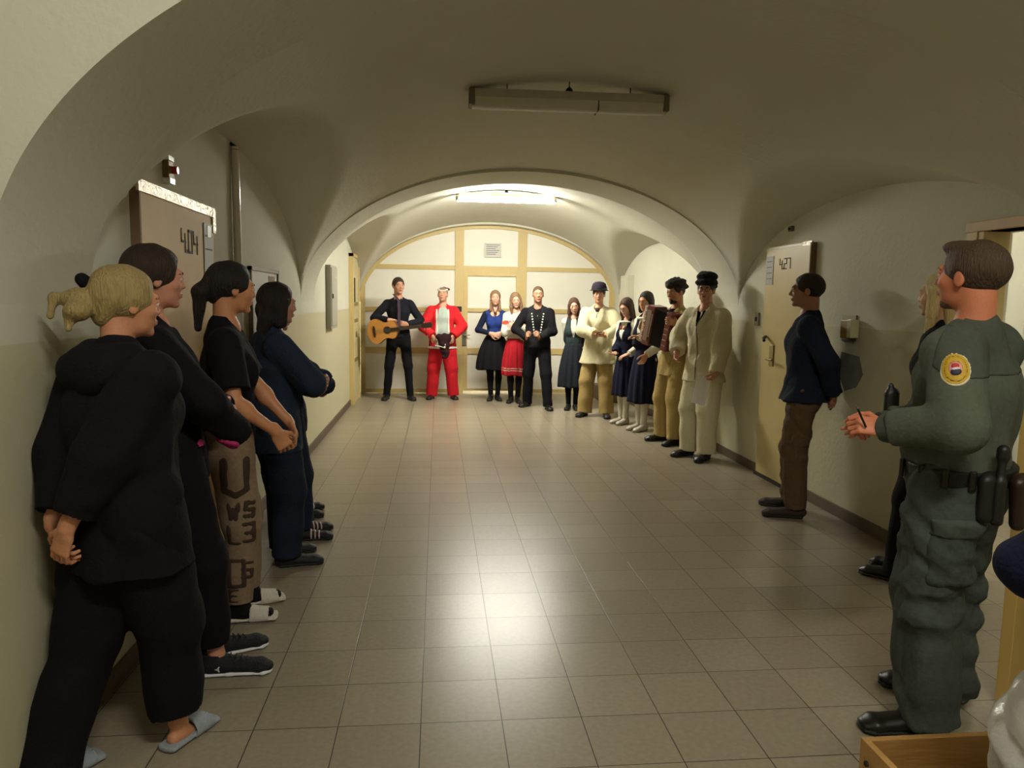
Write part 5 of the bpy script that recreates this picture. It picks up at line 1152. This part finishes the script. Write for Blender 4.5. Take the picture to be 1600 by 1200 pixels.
# ------------------------------------------------------------------ things people hold, and the crate with its bag
def guitar():
    t = empty('acoustic_guitar', (-.765, 8.775, 1.075), 0, 'honey-coloured acoustic guitar slung in front of the man in black', 'guitar')
    R = Matrix.Translation((0, 0, 0))
    # local frame: u along the neck, v across, w toward the room (-y)
    a = math.radians(8); yw = math.radians(12)
    u = Vector((math.cos(a)*math.cos(yw), -math.sin(yw)*math.cos(a), math.sin(a))); w = Vector((-math.sin(yw), -math.cos(yw), 0)).normalized(); v = w.cross(u)
    M = Matrix(((u.x, v.x, w.x, 0), (u.y, v.y, w.y, 0), (u.z, v.z, w.z, 0), (0, 0, 0, 1)))
    def prof(s):  # half width along the body, 0..1
        pts = [(0, 0), (.03, .075), (.10, .145), (.22, .188), (.34, .190), (.47, .150), (.58, .118), (.68, .120), (.80, .140), (.90, .128), (.97, .08), (1, 0)]
        for (a0, b0), (a1, b1) in zip(pts, pts[1:]):
            if a0 <= s <= a1:
                q = (s-a0)/(a1-a0); return b0+(b1-b0)*q
        return 0
    n = 60; L = .48; out = []
    import itertools
    S_ = [.5-.5*math.cos(math.pi*k/n) for k in range(n+1)]
    def sm(s): return sum(prof(min(1, max(0, s+o)))*w_ for o, w_ in ((-.03, .25), (0, .5), (.03, .25))) if .02 < s < .98 else prof(s)
    up = [((s-.5)*L, sm(s)*1.0) for s in S_]; dn = [((s-.5)*L, -sm(s)) for s in S_[1:-1]][::-1]
    WD = mat('guitar_spruce', '#b97f3a', .3, bump=.05, scale=30, var=.15, stretch=(1, 12, 1)); RW = mat('guitar_rosewood', '#6a3f20', .35); BK = mat('guitar_ebony', '#221712', .4)
    ol = up+dn
    MB().prism(ol, M @ Matrix.Translation((0, 0, -.05)), .095).build('body', RW, t, bev=.004)
    MB().prism([(x*.985, y*.985) for x, y in ol], M @ Matrix.Translation((0, 0, .044)), .005).build('soundboard', WD, t)
    def dsk(r, c, z, h, n=32): return [(c+r*math.cos(6.2832*k/n), r*math.sin(6.2832*k/n)) for k in range(n)]
    MB().prism(dsk(.062, .075, 0, 0), M @ Matrix.Translation((0, 0, .049)), .001).build('rosette', RW, t)
    MB().prism(dsk(.050, .075, 0, 0), M @ Matrix.Translation((0, 0, .0502)), .001).build('soundhole', BK, t)
    MB().prism([(-.135, -.085), (-.115, -.085), (-.105, -.03), (-.105, .03), (-.115, .085), (-.135, .085), (-.145, .03), (-.145, -.03)], M @ Matrix.Translation((0, 0, .049)), .010).build('bridge', BK, t)
    MB().box((.13, -.027, .042), (.60, .027, .062), .004, M).build('neck', RW, t); MB().box((.13, -.026, .062), (.595, .026, .067), 0, M).build('fretboard', BK, t)
    MB().prism([(.595, -.028), (.62, -.036), (.75, -.040), (.77, -.02), (.77, .02), (.75, .040), (.62, .036), (.595, .028)], M @ Matrix.Translation((0, 0, .040)), .016).build('headstock', BK, t)
    for k in range(3):
        for sy in (-1, 1): MB().tube([M @ Vector((.645+.04*k, sy*.036, .048)), M @ Vector((.645+.04*k, sy*.062, .048))], [.004, .008], 8).build('tuning_peg', STEEL, t, True)
    for k in range(6): MB().tube([M @ Vector((-.12, -.022+.009*k, .062)), M @ Vector((.60, -.018+.0072*k, .070))], .0009, 5).build('string', STEEL, t)
    o = t.location; pts = [Vector((-.62, 8.92, 1.63)), Vector((-.54, 8.865, 1.54)), Vector((-.53, 8.85, 1.40)), Vector((-.53, 8.83, 1.25)), Vector((-.53, 8.80, 1.12))]
    mb = MB(); bm = mb.bm; R_ = []
    for q in pts: R_.append([bm.verts.new(q-o+Vector((dx, dy, 0))) for dx, dy in ((-.02, 0), (.02, 0), (.02, .004), (-.02, .004))])
    for A, B in zip(R_, R_[1:]):
        for k in range(4): bm.faces.new((A[k], A[(k+1) % 4], B[(k+1) % 4], B[k]))
    bm.faces.new(R_[0]); bm.faces.new(R_[-1]); mb.build('strap', mat('strap_mauve', '#3a2b3c', .8), t)
guitar()
def accordion():
    t = empty('accordion', (2.49, 5.30, 1.28), 0, 'dark red-brown piano accordion held open by the man in tan linen', 'accordion')
    MR_ = mat('maroon_lacquer', '#6b2926', .22, bump=.03, scale=20); BK = mat('accordion_black', '#15100f', .5); IV = mat('ivory_keys', '#cfc4ad', .3); GR = mat('grille_metal', '#8b7565', .4, metal=.5)
    # u = width (bellows axis), v = height, w = outwards (away from the chest)
    w = Vector((-.88, -.47, 0)).normalized(); u = Vector((.47, -.88, .0)).normalized(); v = Vector((0, 0, 1))
    tl = Matrix.Rotation(math.radians(-13), 4, w); u = tl @ u; v = tl @ v
    M = Matrix(((u.x, v.x, w.x, 0), (u.y, v.y, w.y, 0), (u.z, v.z, w.z, 0), (0, 0, 0, 1)))
    MB().box((-.19, -.22, -.09), (-.07, .22, .10), .012, M).build('treble_casing', MR_, t)
    MB().box((.10, -.21, -.09), (.19, .21, .09), .012, M).build('bass_casing', MR_, t)
    mb = MB(); bm = mb.bm; rings = []; n = 15
    for k in range(n):
        x = -.07+.17*k/(n-1); q = .0 if k % 2 else .014; a, b = .20-.012+q, .08-.012+q
        rings.append([bm.verts.new(M @ Vector((x, sy*a, sz*b))) for sy, sz in ((-1, -1), (1, -1), (1, 1), (-1, 1))])
    for A, B in zip(rings, rings[1:]):
        for k in range(4): bm.faces.new((A[k], A[(k+1) % 4], B[(k+1) % 4], B[k]))
    bm.faces.new(rings[0]); bm.faces.new(rings[-1]); mb.build('bellows', BK, t)
    MB().box((-.165, -.17, .10), (-.10, .17, .108), .003, M).build('grille', GR, t)
    kb = MB().box((-.27, -.20, .01), (-.19, .20, .05), .006, M).build('keyboard_base', BK, t)
    for k in range(24): MB().box((-.265, -.195+.0162*k, .05), (-.195, -.195+.0162*k+.0148, .058), .001, M).build('white_key', IV, t)
    for k in range(23):
        if k % 7 in (2, 6): continue
        MB().box((-.235, -.183+.0162*k, .057), (-.195, -.183+.0162*k+.009, .067), .001, M).build('black_key', BK, t)
    for k in range(6):
        for j in range(3): c = M @ Vector((.14+.018*(j-1), -.15+.06*k, .09)); MB().tube([c, c+w*.006], .005, 8).build('bass_button', IV, t)
    MB().box((-.09, -.12, .101), (-.082, .14, .108), .001, M).build('trim_bar', mat('cream_trim', '#cdb7a0', .4), t)
    MB().box((.192, -.16, -.05), (.200, .16, .0), .002, M).build('hand_strap', LEATH, t)
accordion()
def crate():
    t = empty('wooden_crate', (1.45, -1.0, 0), 0, 'pale timber crate on the floor in front of the uniformed man', 'crate')
    W1_ = mat('pine_board', '#b98d52', .55, bump=.2, scale=10, var=.2, stretch=(1, 6, 6)); H_ = .345
    def b(nm, lo, hi): return MB().box((lo[0]-1.45, lo[1]+1.0, lo[2]), (hi[0]-1.45, hi[1]+1.0, hi[2]), .002).build(nm, W1_, t)
    b('far_board', (1.25, -.755, .0), (1.655, -.735, H_)); s1 = b('side_board', (1.25, -1.17, .0), (1.27, -.755, H_)); b('side_board', (1.90, -1.17, .0), (1.92, -.70, H_-.02)); b('near_board', (1.27, -1.17, 0), (1.90, -1.15, H_))
    b('bottom_board', (1.27, -1.15, .0), (1.90, -.755, .018)); b('far_board', (1.655, -.72, 0), (1.90, -.70, H_-.02))
    for y, z in ((-.745, .29), (-.86, .29), (-.80, .20), (-.745, .12)):
        MB().tube([(1.249-1.45, y+1.0-.03, z), (1.243-1.45, y+1.0-.03, z)], .008, 12).build('screw_hole', DARK, s1)
crate()
bb = empty('black_sack', (1.70, -.875, .02), 0, 'round black sack lying in the timber crate', 'sack')
sdf('sack_body', [ell((0, 0, .13), (.13, .13, .14)), cone((0, 0, .2), (.02, .02, .27), .04, .03)], mat('black_plastic_sack', '#0f0f14', .4, bump=.3, scale=20), bb, h=.008, fold=.015, ff=14)
wb = empty('white_plastic_bag', (1.625, -1.00, .02), 0, 'puffy white translucent plastic bag standing in the timber crate at the right edge', 'plastic bag')
pm = mat('thin_white_plastic', '#d9d8d6', .28, bump=1, scale=14, var=.06); pm.node_tree.nodes['Principled BSDF'].inputs['Transmission Weight'].default_value = .12
sdf('bag_body', [ell((0, 0, .28), (.165, .125, .27)), ell((.0, 0, .50), (.155, .12, .14)), cone((.06, 0, .62), (.08, 0, .72), .05, .03)], pm, wb, h=.008, K=.08, fold=.022, ff=17, seed=9)
for sx in (-1, 1): MB().tube([(.07+sx*.02, 0, .70), (.07+sx*.06, 0, .76), (.09+sx*.03, 0, .80), (.08, 0, .71)], .006, 8).build('bag_handle', pm, wb, True)
